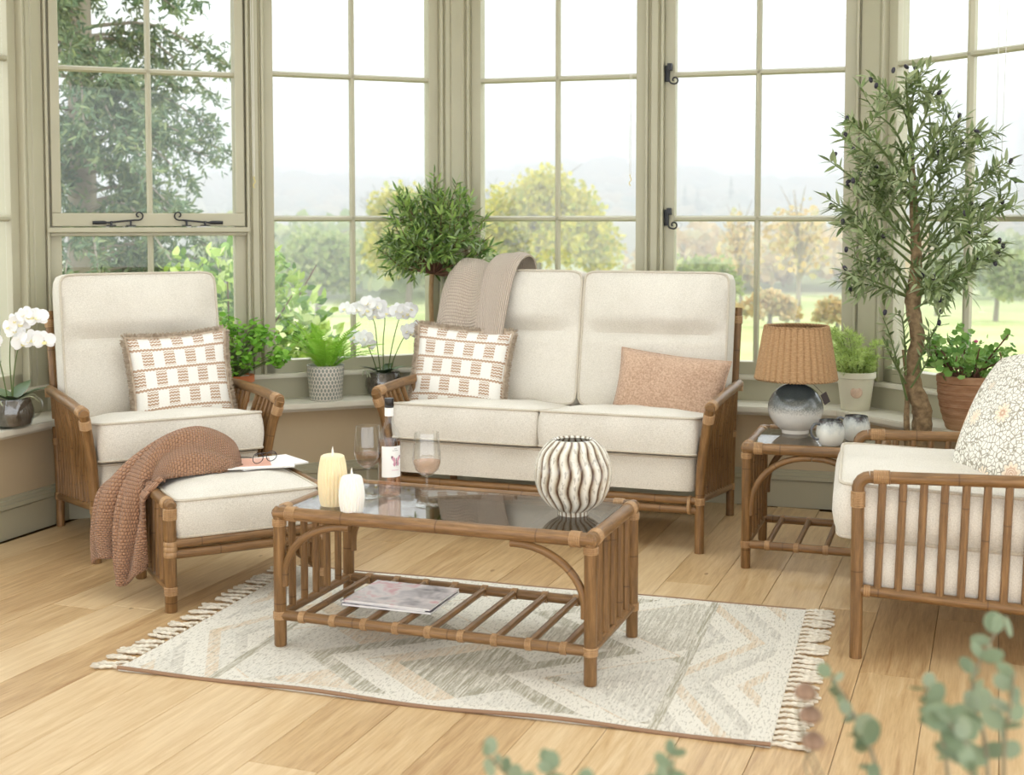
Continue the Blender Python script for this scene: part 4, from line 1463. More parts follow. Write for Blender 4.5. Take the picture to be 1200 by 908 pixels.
t = NT('speckled_mug'); co = t.n('ShaderNodeSeparateXYZ'); t.t.links.new(t.obj(), co.inputs[0])
nz = t.noise(t.obj(), 26, 4, .7)
f_ = t.math('ADD', t.math('MULTIPLY', co.outputs[2], 10.0), t.math('MULTIPLY', t.math('SUBTRACT', nz, .5), .8))
c = t.ramp(f_, [(0.0, lin(226, 222, 212)), (.55, lin(216, 216, 208)), (.80, lin(180, 184, 180)), (.93, lin(90, 90, 92)), (1.0, lin(66, 60, 60))])
M['mug'] = t.fin(c, .18, .5)
for lab, (x, y), a in (('grey-white stoneware mug with dark rim in front of the lamp', (1.236, 4.962), R(195)), ('grey-white stoneware mug with dark rim behind the other mug', (1.365, 5.075), R(150))):
    mg = thing('mug', lab, 'mug', (x, y, ST_TOP), a, 'stoneware mugs')
    o_ = [(0, 0), (.033, 0), (.042, .006), (.0525, .03), (.0555, .05), (.053, .07), (.0455, .092), (.0445, .1)]
    MB().lathe(o_ + [(.0415, .1), (.0425, .09), (.050, .07), (.052, .05), (.048, .028), (.03, .008), (0, .008)], 36).build('cup', M['mug'], mg)
    MB().tube(curve([(.046, 0, .084), (.066, 0, .088), (.082, 0, .07), (.080, 0, .045), (.064, 0, .028), (.052, 0, .028)], 5), .0048, 8, flat=(1.3, 1)).build('handle', M['mughandle'] if 'mughandle' in M else M.setdefault('mughandle', plain('mug_handle_glaze', (92, 94, 98), .2)), mg)
# ------------------------------------------------------------------ indoor plants
def leaves(root, Ms, shp, mat, n_single=300, name='leaf'):
    """the first n_single leaves are objects of their own sharing one mesh, the rest one joined part"""
    me = shape_mesh(name, shp, mat)
    order = sorted(range(len(Ms)), key=lambda i: Ms[i][1, 3])      # nearest the room first
    for i in order[:n_single]:
        place(name, me, Ms[i], root)
    rest = [Ms[i] for i in order[n_single:]]
    if rest:
        o = mass('foliage', shp[0], shp[1], rest, mat, root); o['kind'] = 'stuff'


def twig_leaves(pts, out, ln, step, spread=.9, start=.0, size=(.8, 1.2), tip=True):
    """opposite leaves along a twig; returns matrices"""
    P = [np.array(p, float) for p in pts]
    L = [0]
    for i in range(1, len(P)): L.append(L[-1] + np.linalg.norm(P[i] - P[i - 1]))
    s = L[-1] * start; k = 0
    while s < L[-1]:
        i = max(j for j in range(len(L)) if L[j] <= s); i = min(i, len(P) - 2)
        q = (s - L[i]) / max(1e-6, L[i + 1] - L[i])
        p = P[i] * (1 - q) + P[i + 1] * q
        d = P[i + 1] - P[i]; d /= np.linalg.norm(d) + 1e-9
        a = np.cross(d, rv()); a /= np.linalg.norm(a) + 1e-9
        for sgn in (-1, 1):
            dd = d * .8 + a * sgn * spread + rv(.22)
            out.append(mat4(p, dd, np.array([0, 0, 1]) + rv(.5), ln * rnd.uniform(*size)))
        s += step * rnd.uniform(.8, 1.2); k += 1
    if tip:
        out.append(mat4(P[-1], P[-1] - P[-2] + rv(.002), np.array([0, 0, 1]) + rv(.4), ln))


def pot_profile(r0, r1, h, rim=.0, rimh=0, wall=.006, inner=.85):
    p = [(0, 0), (r0, 0)]
    if rim:
        p += [(r0 + (r1 - r0) * (1 - rimh / h), h - rimh), (r1 + rim, h - rimh + .002), (r1 + rim, h)]
    else:
        p += [(r1, h)]
    top = p[-1][0]
    return p + [(top - wall, h), (r1 - wall, h * inner), (0, h * inner)]


# ---- big olive tree behind the right armchair
OX, OY = 1.69, 5.35
ot = thing('olive_tree', 'tall olive tree with twisted trunk and dark olives behind the right armchair', 'olive tree', (OX, OY, 0))
kx = OY / 1510.8


def opx(px, py, dy=0.0):
    """picture-plane sketch of the tree, in metres about its own trunk"""
    s = (OY + dy) / 1510.8
    return np.array([(px - 600) * s - OX, dy, 1.36 - (py - 258.8) * s * 1.0])


M['nursery_pot'] = plain('black_nursery_pot', (40, 40, 42), .6)
MB().lathe(pot_profile(.085, .11, .20, .006, .03), 28).build('pot', M['nursery_pot'], ot)
MB().lathe([(0, .165), (.10, .165), (.06, .175), (0, .178)], 20).build('soil', M['soil'], ot)
tr = [np.array([0, 0, .17]), opx(1080, 540), opx(1084, 503), opx(1083, 478), opx(1073, 452), opx(1072, 425), opx(1077, 397), opx(1071, 362), opx(1071, 345), opx(1074, 308), opx(1071, 258), opx(1066, 192, .01), opx(1066, 165)]
tr_c = curve(tr, 5)
rad = np.interp(np.linspace(0, 1, len(tr_c)), [0, .25, .45, .60, .66, .72, .85, 1], [.042, .040, .030, .030, .036, .026, .018, .006])
rad = [r * (1 + .06 * math.sin(i * 1.9)) for i, r in enumerate(rad)]
MB().tube(tr_c, rad, 14).build('trunk', M['bark'], ot, sharp=180)
sk = curve([np.array([-.02, 0, .2]), opx(1066, 500, -.01), opx(1066, 470), opx(1064, 440), opx(1060, 410)], 4)
MB().tube(sk, np.linspace(.016, .005, len(sk)), 8).build('sucker_stem', M['bark'], ot)
BR = []  # (start, mid, end) in sketch coordinates with depth
rnd.seed(11)
ends = [(985, 160), (972, 190), (990, 140), (1000, 215), (968, 232), (985, 260), (995, 300), (1000, 335), (990, 318), (1020, 130), (1035, 110), (1058, 92), (1075, 88), (1092, 100), (1110, 130), (1126, 140), (1140, 150),
        (1160, 170), (1178, 190), (1165, 215), (1188, 240), (1178, 232), (1175, 290), (1165, 305), (1150, 275), (1130, 200), (1100, 180), (1040, 170), (1025, 240), (1010, 270), (1120, 260), (1140, 318), (1105, 330), (1095, 345), (1030, 300), (1050, 210), (1090, 225), (1000, 180), (1015, 195), (1150, 240)]
Ms = []; tw = MB(); olive_pts = []
for (ex, ey) in ends:
    dy = rnd.uniform(-.26, .10) - (.08 if ex > 1130 else 0)
    sy = min(350, max(170, ey + 60 + rnd.uniform(-10, 40)))
    st = np.array([np.interp(-sy, [-q for q in (503, 345, 308, 258, 192, 165)], [1084, 1071, 1074, 1071, 1066, 1066]), sy])
    a = opx(st[0], st[1]); b = opx(ex, ey, dy)
    mid_ = (a + b) / 2 + np.array([0, 0, .03]) + rv(.015)
    br = curve([a, mid_, b], 6)
    tw.tube(br, np.linspace(.0065, .0022, len(br)), 6)
    twig_leaves(br, Ms, .066, .020, start=.35, size=(.65, 1.15))
    for k in range(4):
        q = rnd.uniform(.35, .95)
        p = br[int(q * (len(br) - 1))]
        d = (b - a) / np.linalg.norm(b - a) * .6 + rv(.6); d[1] = d[1] * .8
        e = p + d / np.linalg.norm(d) * rnd.uniform(.07, .14)
        t2 = curve([p, (p + e) / 2 + rv(.008), e], 4)
        tw.tube(t2, np.linspace(.0025, .0014, len(t2)), 5)
        twig_leaves(t2, Ms, .062, .020, start=.1, size=(.6, 1.15))
        if rnd.random() < .22: olive_pts.append(e + rv(.01))
    if rnd.random() < .4: olive_pts.append(b + rv(.012))
for (pts) in ([(1066, 470), (1055, 430), (1045, 395), (1036, 372)], [(1064, 450), (1050, 425), (1040, 405)], [(1064, 440), (1062, 400), (1058, 372), (1050, 368)], [(1072, 440), (1085, 410), (1098, 385), (1103, 368)], [(1070, 455), (1090, 420), (1090, 385)], [(1072, 362), (1095, 350), (1105, 355)]):
    br = curve([opx(x, y, -.03 - .02 * i) for i, (x, y) in enumerate(pts)], 5)
    tw.tube(br, np.linspace(.005, .002, len(br)), 6)
    twig_leaves(br, Ms, .058, .022, start=.3, size=(.7, 1.1))
olive_pts += [opx(1038, 366, -.08), opx(1104, 365, -.08), opx(1102, 378, -.1), opx(1017, 95, -.05), opx(1043, 84, -.05), opx(1058, 80, -.05)]
tw.build('branches', M['stem'], ot)
Ms = [m for m in Ms if m[0, 3] * .864 + m[1, 3] * .503 < .36]   # the crown stops at the window side
leaves(ot, Ms, leaf_shape(.23, .12, .25, 4), M['olive_leaf'], 300)
M['olive'] = plain('black_olive', (40, 34, 48), .3)
ome = MB().lathe([(0, -.013), (.005, -.0115), (.0078, -.006), (.0085, 0), (.0078, .006), (.005, .0115), (0, .013)], 10).mesh('olive'); ome.materials.append(M['olive'])
for p in olive_pts:
    if p[0] * .864 + p[1] * .503 < .36:
        place('olive', ome, mat4(p, rv(), (0, 0, 1)), ot)

# ---- olive topiary on the sill between the two seats
TX, TY = -.408, 6.525
tp = thing('olive_topiary', 'small round-headed olive standard on a straight stem between armchair and sofa', 'olive topiary', (TX, TY, .48))
MB().lathe(pot_profile(.055, .075, .12, .005, .02), 28).build('pot', M['nursery_pot'], tp)
MB().lathe([(0, .10), (.068, .10), (0, .108)], 20).build('soil', M['soil'], tp)
MB().tube(curve([(0, 0, .1), (.003, -.01, .3), (-.002, -.02, .5), (.004, -.02, .62)], 4), .0115, 10).build('stem', M['pale_bark'], tp)
rnd.seed(5)
Ms = []; tw = MB()
c0 = np.array([.02, -.05, .615])
for k in range(84):
    th = rnd.uniform(0, 2 * PI); el = rnd.uniform(-.75, 1.25)
    r_ = np.array([.30 * math.cos(th) * math.cos(el), .24 * math.sin(th) * math.cos(el), .27 * math.sin(el) + .03])
    if rnd.random() < .3: r_[2] -= .06
    e = c0 + np.array([0, 0, .17]) + r_ * rnd.uniform(.75, 1.05)
    br = curve([c0, (c0 + e) / 2 + rv(.02), e], 5)
    tw.tube(br, np.linspace(.005, .0015, len(br)), 5)
    twig_leaves(br, Ms, .060, .016, start=.45, size=(.6, 1.2))
    for j in range(2):
        p = br[int(rnd.uniform(.5, .95) * (len(br) - 1))]; d = r_ / np.linalg.norm(r_) + rv(.6)
        e2 = p + d / np.linalg.norm(d) * .08
        twig_leaves([p, (p + e2) / 2, e2], Ms, .058, .015, size=(.6, 1.15))
for dx in (-.02, .02, .0, -.05):
    e = c0 + np.array([dx + .0, -.02, .50 - abs(dx) * 2]); br = curve([c0 + np.array([0, 0, .2]), (c0 + e) / 2 + np.array([0, 0, .15]), e], 4)
    tw.tube(br, .002, 5); twig_leaves(br, Ms, .05, .017, start=.4)
tw.build('branches', M['brown_stem'], tp)
Ms = [m for m in Ms if m[1, 3] < .10 - abs(m[0, 3]) * .25 - .02]
leaves(tp, Ms, leaf_shape(.22, .1, .2, 4), M['topiary_leaf'], 300)

# ---- white orchids in glass bowls
def orchid_flower():
    ms = MB()
    for k, (a, ln, w) in enumerate(((90, .042, .034), (210, .040, .028), (330, .040, .028), (18, .046, .052), (162, .046, .052))):
        v, f = round_leaf(w / ln, .12, 12, 0, .25)
        Mx = Matrix.Rotation(R(a - 90), 4, 'Z') @ Matrix.Translation((0, .003, .001 * (k < 3) * -2)) @ Matrix.Scale(ln, 4)
        ms.add([tuple(Mx @ Vector(p)) for p in v], f)
    return ms.mesh('flower', sharp=180)


flower_me = orchid_flower(); flower_me.materials.append(M['petal'])
lip = MB()
for a in (-35, 35, 0):
    v, f = round_leaf(.7, -.3, 8, 0, .3)
    Mx = Matrix.Rotation(R(180 + a), 4, 'Z') @ Matrix.Translation((0, 0, .006)) @ Matrix.Rotation(R(25), 4, 'X') @ Matrix.Scale(.017, 4)
    lip.add([tuple(Mx @ Vector(p)) for p in v], f)
lip_me = lip.mesh('lip', sharp=180); lip_me.materials.append(M['lip'])
bud_me = MB().lathe([(0, 0), (.005, .004), (.006, .010), (.003, .016), (0, .018)], 8).mesh('bud'); bud_me.materials.append(M['stem'])


def glass_bowl(root, r, h):
    p = [(r * .62, 0), (r * .86, h * .08), (r, h * .38), (r * .98, h * .62), (r * .86, h * .92), (r * .84, h)]
    MB().lathe([(0, .0)] + p + [(p[-1][0] - .003, h)] + [(q - .003, z + .003) for q, z in p[::-1]][1:] + [(0, .003)], 40).build('bowl', M['bowl_glass'], root)
    MB().lathe([(0, .005)] + [(max(.001, q - .005), z + .004) for q, z in p[:5]] + [(0, h * .95)], 32).build('bark_filling', M['moss'], root)


def orchid(label, loc, rz, spikes, leafs, r=.085, h=.115, seed=1, side=0):
    rs = random.Random(seed)
    o = thing('orchid', label, 'orchid', loc, rz, 'white orchids in glass bowls')
    glass_bowl(o, r, h)
    lme = shape_mesh('leaf', leaf_shape(.46, .25, .25, 6), M['orchid_leaf'])
    for a, ln, up in leafs:
        place('leaf', lme, mat4((math.cos(a) * .012, math.sin(a) * .012, h * .9), (math.cos(a), math.sin(a), up), (0, 0, 1), ln), o)
    for j in range(5):   # aerial roots
        a = rs.uniform(0, 2 * PI)
        MB().tube(curve([(math.cos(a) * .03, math.sin(a) * .03, h * .95), (math.cos(a) * r * 1.0, math.sin(a) * r * 1.0, h * 1.08), (math.cos(a + .3) * r * 1.28, math.sin(a + .3) * r * 1.28, h * .86)], 4), .0022, 6).build('aerial_root', M['root'] if 'root' in M else M.setdefault('root', plain('aerial_root', (168, 172, 140), .7)), o)
    for pts, n, start in spikes:
        c = curve(pts, 8)
        st = MB().tube(c, np.linspace(.0030, .0016, len(c)), 7).build('flower_stem', M['stem'], o)
        for i in range(n):
            q = start + (1 - start) * (i + .3) / n
            p = c[min(len(c) - 1, int(q * (len(c) - 1)))]
            sg = -1 if i % 2 else 1
            d = np.array([sg * rs.uniform(.2, .6), -1.0, rs.uniform(-.25, .35)]); d /= np.linalg.norm(d)
            pos = p + np.array([sg * .016, -.018, rs.uniform(-.012, .012)])
            z = d; yv = np.array([rs.uniform(-.25, .25), 0, 1.0]); yv -= z * (yv @ z); yv /= np.linalg.norm(yv); xv = np.cross(yv, z)
            sc = rs.uniform(.80, 1.05)
            Mx = np.eye(4); Mx[:3, 0] = xv * sc; Mx[:3, 1] = yv * sc; Mx[:3, 2] = z * sc; Mx[:3, 3] = pos
            fo = place('flower', flower_me, Mx, o)
            place('lip', lip_me, np.eye(4), fo)
        for i in range(2):
            place('bud', bud_me, mat4(c[-1] + rv(.003) + np.array([0, 0, -.004 * i]), c[-1] - c[-4] + rv(.01), (0, 0, 1)), o)
    return o


six = [(a, .12, u) for a, u in ((.3, .6), (1.3, .8), (2.4, .5), (3.6, .7), (4.5, .55), (5.4, .6))]
orchid('white orchid with several flower stems in a glass bowl on the middle of the sill', (-.650, 6.50, .48), 0, [
    ([(-.015, 0, .11), (-.03, -.02, .25), (-.045, -.04, .38), (-.10, -.05, .43), (-.19, -.04, .445)], 6, .55),
    ([(0, 0, .11), (.0, -.02, .27), (.01, -.04, .40), (-.03, -.05, .45), (-.10, -.05, .46)], 5, .6),
    ([(.02, 0, .11), (.045, -.02, .25), (.08, -.04, .38), (.11, -.05, .44), (.16, -.05, .42)], 6, .55),
    ([(-.03, 0, .11), (-.055, -.03, .20), (-.09, -.05, .28), (-.13, -.06, .30)], 4, .6),
    ([(.03, 0, .11), (.06, -.03, .20), (.11, -.05, .30), (.16, -.06, .34), (.20, -.05, .33)], 5, .55)], six, .095, .118, 3)
orchid('white orchid in a glass jug at the left edge of the picture', (-2.135, 5.475, .48), 0, [
    ([(.0, 0, .12), (.0, -.02, .30), (.02, -.03, .42), (.08, -.04, .475), (.16, -.04, .46)], 8, .5),
    ([(.0, 0, .12), (.02, -.02, .26), (.05, -.03, .36), (.10, -.03, .38), (.17, -.03, .37)], 5, .5),
    ([(-.02, 0, .12), (-.05, -.02, .30), (-.12, -.03, .42), (-.2, -.03, .44)], 6, .5)], [(a, .15, u) for a, u in ((.2, .7), (1.4, .9), (2.6, .6), (3.9, .6), (5.2, .5))], .088, .125, 8)
jug = [o for o in bpy.data.objects if o.get('category') == 'orchid'][-1]
MB().tube(curve([(.078, 0, .115), (.112, 0, .125), (.128, 0, .098), (.115, 0, .06), (.085, 0, .04)], 5), .005, 8).build('handle', M['bowl_glass'], jug)

# ---- terracotta pot with bright ferny pelargonium behind the armchair
M['terracotta'] = mottled('terracotta', (186, 106, 66), (206, 130, 88), 12, .85)
gp = thing('potted_pelargonium', 'bright green lacy-leaved plant in a small terracotta pot behind the armchair', 'potted plant', (-1.335, 6.225, .48))
MB().lathe(pot_profile(.055, .078, .135, .006, .035), 32).build('pot', M['terracotta'], gp)
MB().lathe([(0, .115), (.07, .115), (0, .12)], 20).build('soil', M['soil'], gp)
rnd.seed(21); Ms = []; tw = MB()
for k in range(95):
    th = rnd.uniform(0, 2 * PI); el = rnd.uniform(-.3, 1.3)
    e = np.array([.20 * math.cos(th) * math.cos(el) + .015, .13 * math.sin(th) * math.cos(el) - .02, .21 + .155 * math.sin(el)]) * 1.0
    b = curve([(0, 0, .12), (e[0] * .4, e[1] * .4, e[2] * .75), tuple(e)], 4)
    tw.tube(b, .0014, 4)
    for j in range(11):
        p = e + rv(.022)
        if p[1] < .05: Ms.append(mat4(p, np.array([math.cos(th), math.sin(th), .2]) + rv(.6), np.array([0, -.5, 1]) + rv(.3), rnd.uniform(.018, .034)))
tw.build('stems', M['stem'], gp)
leaves(gp, Ms, round_leaf(.9, .2, 10, 5, .2), M['geranium_leaf'], 300)

# ---- fern in a lattice-patterned pot
t = NT('lattice_pot'); u, v = t.uv()
V = t.math('MULTIPLY', v, 59.0); sh = t.math('MULTIPLY', t.math('MODULO', t.math('FLOOR', V), 2.0), .5)
x = t.math('SUBTRACT', t.math('FRACT', t.math('ADD', t.math('MULTIPLY', u, 30.0), sh)), .5); y = t.math('SUBTRACT', t.math('FRACT', V), .5)
e = t.math('ADD', t.math('MULTIPLY', t.math('ABSOLUTE', x), 1.15), t.math('MULTIPLY', t.math('POWER', t.math('ABSOLUTE', y), 2.0), 1.35))
k = t.math('LESS_THAN', e, .42)
c = t.mix(k, lin(226, 218, 206), lin(146, 152, 144))
t.bump(k, .5, .003)
M['lattice'] = t.fin(c, .6, .4)
fp = thing('potted_fern', 'light green fern in a grey lattice-patterned pot on the sill', 'potted fern', (-.920, 6.33, .48))
MB().lathe([(0, 0), (.078, 0), (.080, .003), (.091, .165), (.092, .172), (.086, .172), (.085, .15), (0, .15)], 48).build('pot', M['lattice'], fp)
MB().lathe([(0, .149), (.084, .149), (0, .158)], 20).build('soil', M['soil'], fp)
rnd.seed(31)


def frond_mesh(seed):
    rs = random.Random(seed); m = MB(); n = 26
    sp = [(0, t_, .0 + .38 * t_ - .50 * t_ * t_) for t_ in np.linspace(0, 1, n)]
    m.tube(sp, np.linspace(.008, .003, n), 4)
    for i in range(2, n):
        t_ = i / (n - 1); ln = .20 * math.sin(PI * min(1, .12 + t_ * .86)) ** .8
        for s in (-1, 1):
            a = np.array(sp[i]); d = np.array([s, .5, -.1 + rs.gauss(0, .1)]); d /= np.linalg.norm(d)
            b = a + d * ln; w = np.array([0, .012, 0])
            m.add([a - w, a + w, (a + b) / 2 + w * .9 + np.array([0, 0, .012]), b, (a + b) / 2 - w * .9 + np.array([0, 0, .012])], [(0, 1, 2, 4) if s < 0 else (0, 4, 2, 1), (4, 2, 3) if s < 0 else (4, 3, 2)])
    return m.mesh('frond', sharp=180)


fr = [frond_mesh(s) for s in range(4)]
for me in fr: me.materials.append(M['fern_leaf'])
for k in range(46):
    th = rnd.uniform(0, 2 * PI); up = rnd.uniform(.35, 2.2); ln = rnd.uniform(.18, .29)
    d = np.array([math.cos(th), math.sin(th) * .75 - .12, up])
    if math.sin(th) > .3: ln *= .62; d[2] += .6
    place('frond', fr[k % 4], mat4((math.cos(th) * .035, math.sin(th) * .035, .155), d, (0, 0, 1) if up < 1.6 else (-math.cos(th), -math.sin(th), .3), ln), fp)

# ---- cream pot with feathery plant in the corner
M['cream_pot'] = plain('cream_glazed_pot', (226, 222, 200), .35)
M['badge'] = mottled('pot_badge', (206, 176, 152), (222, 196, 174), 60, .8)
ap = thing('potted_asparagus_fern', 'feathery pale green plant in a cream pot with round badge beside the lamp', 'potted plant', (1.605, 5.985, .48))
MB().lathe([(0, 0), (.062, 0), (.066, .004), (.084, .15), (.092, .153), (.092, .178), (.087, .180), (.081, .15), (0, .148)], 40).build('pot', M['cream_pot'], ap)
MB().lathe([(0, .147), (.08, .147), (0, .152)], 20).build('soil', M['soil'], ap)
bd = MB().lathe([(0, 0), (.026, 0), (.027, .002), (.024, .005), (.019, .0045), (.017, .006), (0, .007)], 28).build('badge', M['badge'], ap)
bd.matrix_basis = Matrix.Rotation(R(22), 4, 'Z') @ Matrix.Translation((-.043, -.0625, .09)) @ Matrix.Rotation(R(-35), 4, 'Z') @ Matrix.Rotation(R(90 - 7), 4, 'X')
rnd.seed(41); Ms = []; tw = MB()
for k in range(60):
    th = rnd.uniform(0, 2 * PI); up = rnd.uniform(.3, 1.9); ln = rnd.uniform(.16, .30)
    d = np.array([math.cos(th), math.sin(th) * .7 - .15, up]); d /= np.linalg.norm(d)
    if d[1] > .12 or d[0] > .45: ln *= .5
    b = curve([np.array([d[0] * .05, d[1] * .05, .15]), np.array([d[0] * ln * .6, d[1] * ln * .6, .16 + d[2] * ln * .7]), np.array([d[0] * ln, d[1] * ln, .15 + d[2] * ln - .02])], 6)
    tw.tube(b, .0012, 4)
    for p in b[2:]:
        for j in range(16):
            o_ = rv(.016)
            Ms.append(mat4(p + o_ * .3, o_ + d * .008, rv(), (.9, rnd.uniform(.014, .030), .9)))
tw.build('stems', M['stem'], ap)
nv_ = [(-.0011, 0, 0), (.0011, 0, 0), (.0015, .5, .0004), (0, 1, 0), (-.0015, .5, .0004)]
o = mass('foliage', nv_, [(0, 1, 2, 4), (4, 2, 3)], Ms, M['asparagus_leaf'], ap); o['kind'] = 'stuff'

# ---- weathered terracotta pot with woody pelargonium
t = NT('weathered_terracotta'); u, v = t.uv()
nz = t.noise(t.vec(t.math('MULTIPLY', u, 6.0), t.math('MULTIPLY', v, 9.0)), 1.5, 5, .65)
bandn = t.noise(t.vec(0.0, t.math('MULTIPLY', v, 26.0)), 2.0, 2)
f_ = t.math('ADD', t.math('MULTIPLY', nz, .6), t.math('MULTIPLY', bandn, .4))
c = t.ramp(f_, [(.3, lin(126, 88, 62)), (.5, lin(158, 118, 88)), (.7, lin(184, 150, 120))])
c = t.mix(t.math('MULTIPLY', t.math('SUBTRACT', .45, v, clamp=True), 1.1), c, lin(206, 172, 130))
t.bump(bandn, .35, .004)
M['old_terracotta'] = t.fin(c, .9, .2)
wp = thing('potted_geranium', 'woody green geranium in a large weathered terracotta pot on the right sill', 'potted plant', (1.925, 5.418, .48))
pf = [(0, 0), (.080, 0), (.083, .004)] + [(.083 + .040 * math.sin(q * PI / 2) ** .9 + .0012 * math.sin(q * 40), .004 + .19 * q) for q in np.linspace(.02, 1, 40)] + [(.122, .199), (.1265, .203), (.1265, .228), (.122, .232), (.114, .232), (.110, .20), (0, .198)]
MB().lathe(pf, 48).build('pot', M['old_terracotta'], wp)
MB().lathe([(0, .197), (.11, .197), (0, .204)], 20).build('soil', M['soil'], wp)
rnd.seed(51); Ms = []; bloom = []
for k in range(15):
    th = rnd.uniform(0, 2 * PI); ln = rnd.uniform(.15, .27)
    d = np.array([math.cos(th) * 1.0, math.sin(th) * .55 - .25, rnd.uniform(.7, 1.6)]); d /= np.linalg.norm(d)
    if d[0] * .86 + d[1] * .5 > .35: ln *= .55
    p0_ = np.array([math.cos(th) * .03, math.sin(th) * .03, .2])
    e = p0_ + d * ln
    b = curve([p0_, p0_ + d * ln * .35 + rv(.016), p0_ + d * ln * .7 + rv(.016), e], 4)
    MB().tube(b, np.linspace(.0055, .003, len(b)), 7).build('woody_stem', M['brown_stem'], wp)
    for j in range(26):
        q = b[int(rnd.uniform(.45, 1) * (len(b) - 1))] + rv(.028)
        Ms.append(mat4(q, d + rv(.7), np.array([0, -.6, 1]) + rv(.4), rnd.uniform(.018, .034)))
leaves(wp, Ms, round_leaf(1.05, .1, 12, 7, .35), M['pelargonium_leaf'], 300)
M['pink'] = plain('pink_bloom', (196, 96, 130), .6)
MB().lathe([(0, 0), (.008, .003), (.009, .009), (.004, .013), (0, .014)], 8).build('bloom', M['pink'], wp).location = (.0, -.09, .375)

# ---- eucalyptus and dried grasses in a floor vase close to the camera
M['euc_stem'] = plain('eucalyptus_stem', (128, 120, 96), .6)
M['bunny'] = mottled('dried_grass_head', (134, 108, 90), (168, 140, 118), 80, .95, .5, 200)
M['floor_vase'] = mottled('grey_stoneware', (150, 146, 138), (172, 168, 160), 8, .5)


def arrangement(label, loc, stems, heads, h=.42, seed=1):
    rs = random.Random(seed)
    g = thing('eucalyptus_bunch', label, 'eucalyptus', loc)
    MB().lathe([(0, 0), (.07, 0), (.095, .05), (.10, h * .45), (.07, h * .85), (.055, h), (.048, h), (.06, h * .85), (.09, h * .45), (.06, .02), (0, .02)], 32).build('vase', M['floor_vase'], g)
    lme = [shape_mesh('leaf', round_leaf(w, .12, 10, 0, .15), M['eucalyptus_leaf']) for w in (.85, .7, .95)]
    for pts, ln in stems:
        c = curve([(0, 0, h * .5), (pts[0][0] * .4, pts[0][1] * .4, h)] + pts, 6)
        MB().tube(c, np.linspace(.0032, .0012, len(c)), 6).build('stem', M['euc_stem'], g)
        n = len(c); k0 = 8
        for i in range(k0, n, 2):
            for s in (-1, 1):
                a = rs.uniform(0, 2 * PI)
                d = (c[min(i + 1, n - 1)] - c[i - 1]); d /= np.linalg.norm(d)
                sd = np.cross(d, np.array([math.cos(a), math.sin(a), .3])); sd /= np.linalg.norm(sd)
                place('leaf', rs.choice(lme), mat4(c[i], sd * s + d * .45, np.array([0, -.8, .6]) + rv(.4), ln * rs.uniform(.7, 1.15) * (1 - .35 * (i - k0) / (n - k0))), g)
    for p in heads:
        c = curve([(0, 0, h * .5), (p[0] * .35, p[1] * .35, h), (p[0], p[1], p[2] - .05), tuple(p)], 5)
        MB().tube(c, .0011, 5).build('grass_stem', M['euc_stem'], g)
        MB().lathe([(0, -.003), (.011, .000), (.0145, .005), (.013, .011), (.007, .017), (0, .019)], 14).build('grass_head', M['bunny'], g).location = p
    return g


def near(px, py, y):
    return np.array([(px - 600) / 1510.8 * y, y, 1.36 - (py - 258.8) / 1510.8 * y])


def rel(o, l):
    return [tuple(near(*p) - np.array(o)) for p in l]


o1 = (.56, 1.42, 0)
arrangement('out-of-focus eucalyptus sprays in a stoneware vase at the lower right foreground', o1, [
    (rel(o1, [(1170, 905, 1.45), (1150, 830, 1.5), (1160, 780, 1.55), (1185, 735, 1.6)]), .040),
    (rel(o1, [(1120, 900, 1.4), (1105, 850, 1.45), (1095, 815, 1.5)]), .034),
    (rel(o1, [(1190, 900, 1.4), (1195, 850, 1.4), (1200, 800, 1.4)]), .038),
    (rel(o1, [(1040, 920, 1.45), (1018, 870, 1.5), (1000, 830, 1.52), (980, 800, 1.55)]), .032),
    (rel(o1, [(1150, 915, 1.35), (1135, 880, 1.35), (1120, 850, 1.35)]), .04)],
    rel(o1, [(951, 828, 1.55), (957, 856, 1.55), (961, 888, 1.55)]), .46, 4)
o2 = (.06, 1.38, 0)
arrangement('out-of-focus eucalyptus tips in a stoneware vase at the bottom centre', o2, [
    (rel(o2, [(630, 970, 1.4), (600, 930, 1.45), (570, 898, 1.48)]), .03),
    (rel(o2, [(690, 970, 1.4), (665, 935, 1.42), (640, 907, 1.45)]), .03),
    (rel(o2, [(760, 970, 1.4), (785, 925, 1.42), (790, 898, 1.45)]), .03)], [], .46, 9)
# ------------------------------------------------------------------ the garden and valley outside
rnd.seed(77)


def ground_z(x, y):
    d = math.hypot(x, y)
    z = -.35 - 3.2 * min(1, max(0, (d - 14) / 60)) - 2.0 * min(1, max(0, (d - 70) / 120))
    if d > 200:
        az = math.atan2(x, y)
        top = 15 + 3 * math.sin(az * 9 + 1) + 3 * math.sin(az * 23) - 9 * max(0, min(1, (az - .25) / .10)) + 6 * max(0, min(1, (az - .33) / .1))
        z += (top + 5) * min(1, (d - 200) / 330) ** 1.3
    return z


t = NT('meadow_grass'); v = t.obj()
c = t.ramp(t.noise(v, .12, 5, .6), [(.3, lin(166, 178, 112)), (.5, lin(188, 198, 132)), (.7, lin(204, 202, 152))])
t.bump(t.noise(v, 6, 3), .4, .1)
M['grass'] = t.fin(c, .9, .2)
mb = MB(); P = []
ds = [6.0, 7, 8, 9, 10, 12, 14, 17, 20, 24, 30, 38, 48, 60, 75, 95, 120, 150, 200, 240, 280, 330, 380, 440, 500, 540, 600]
for a in np.linspace(-1.25, 1.25, 61):
    P.append([(d * math.sin(a), d * math.cos(a) if d > 6.5 else 5.2, ground_z(d * math.sin(a), d * math.cos(a))) for d in ds])
mb.grid(P)
tag(mb.build('ground', M['grass'], sharp=180), 'pale green meadow running down to the wooded hillside', kind='structure')

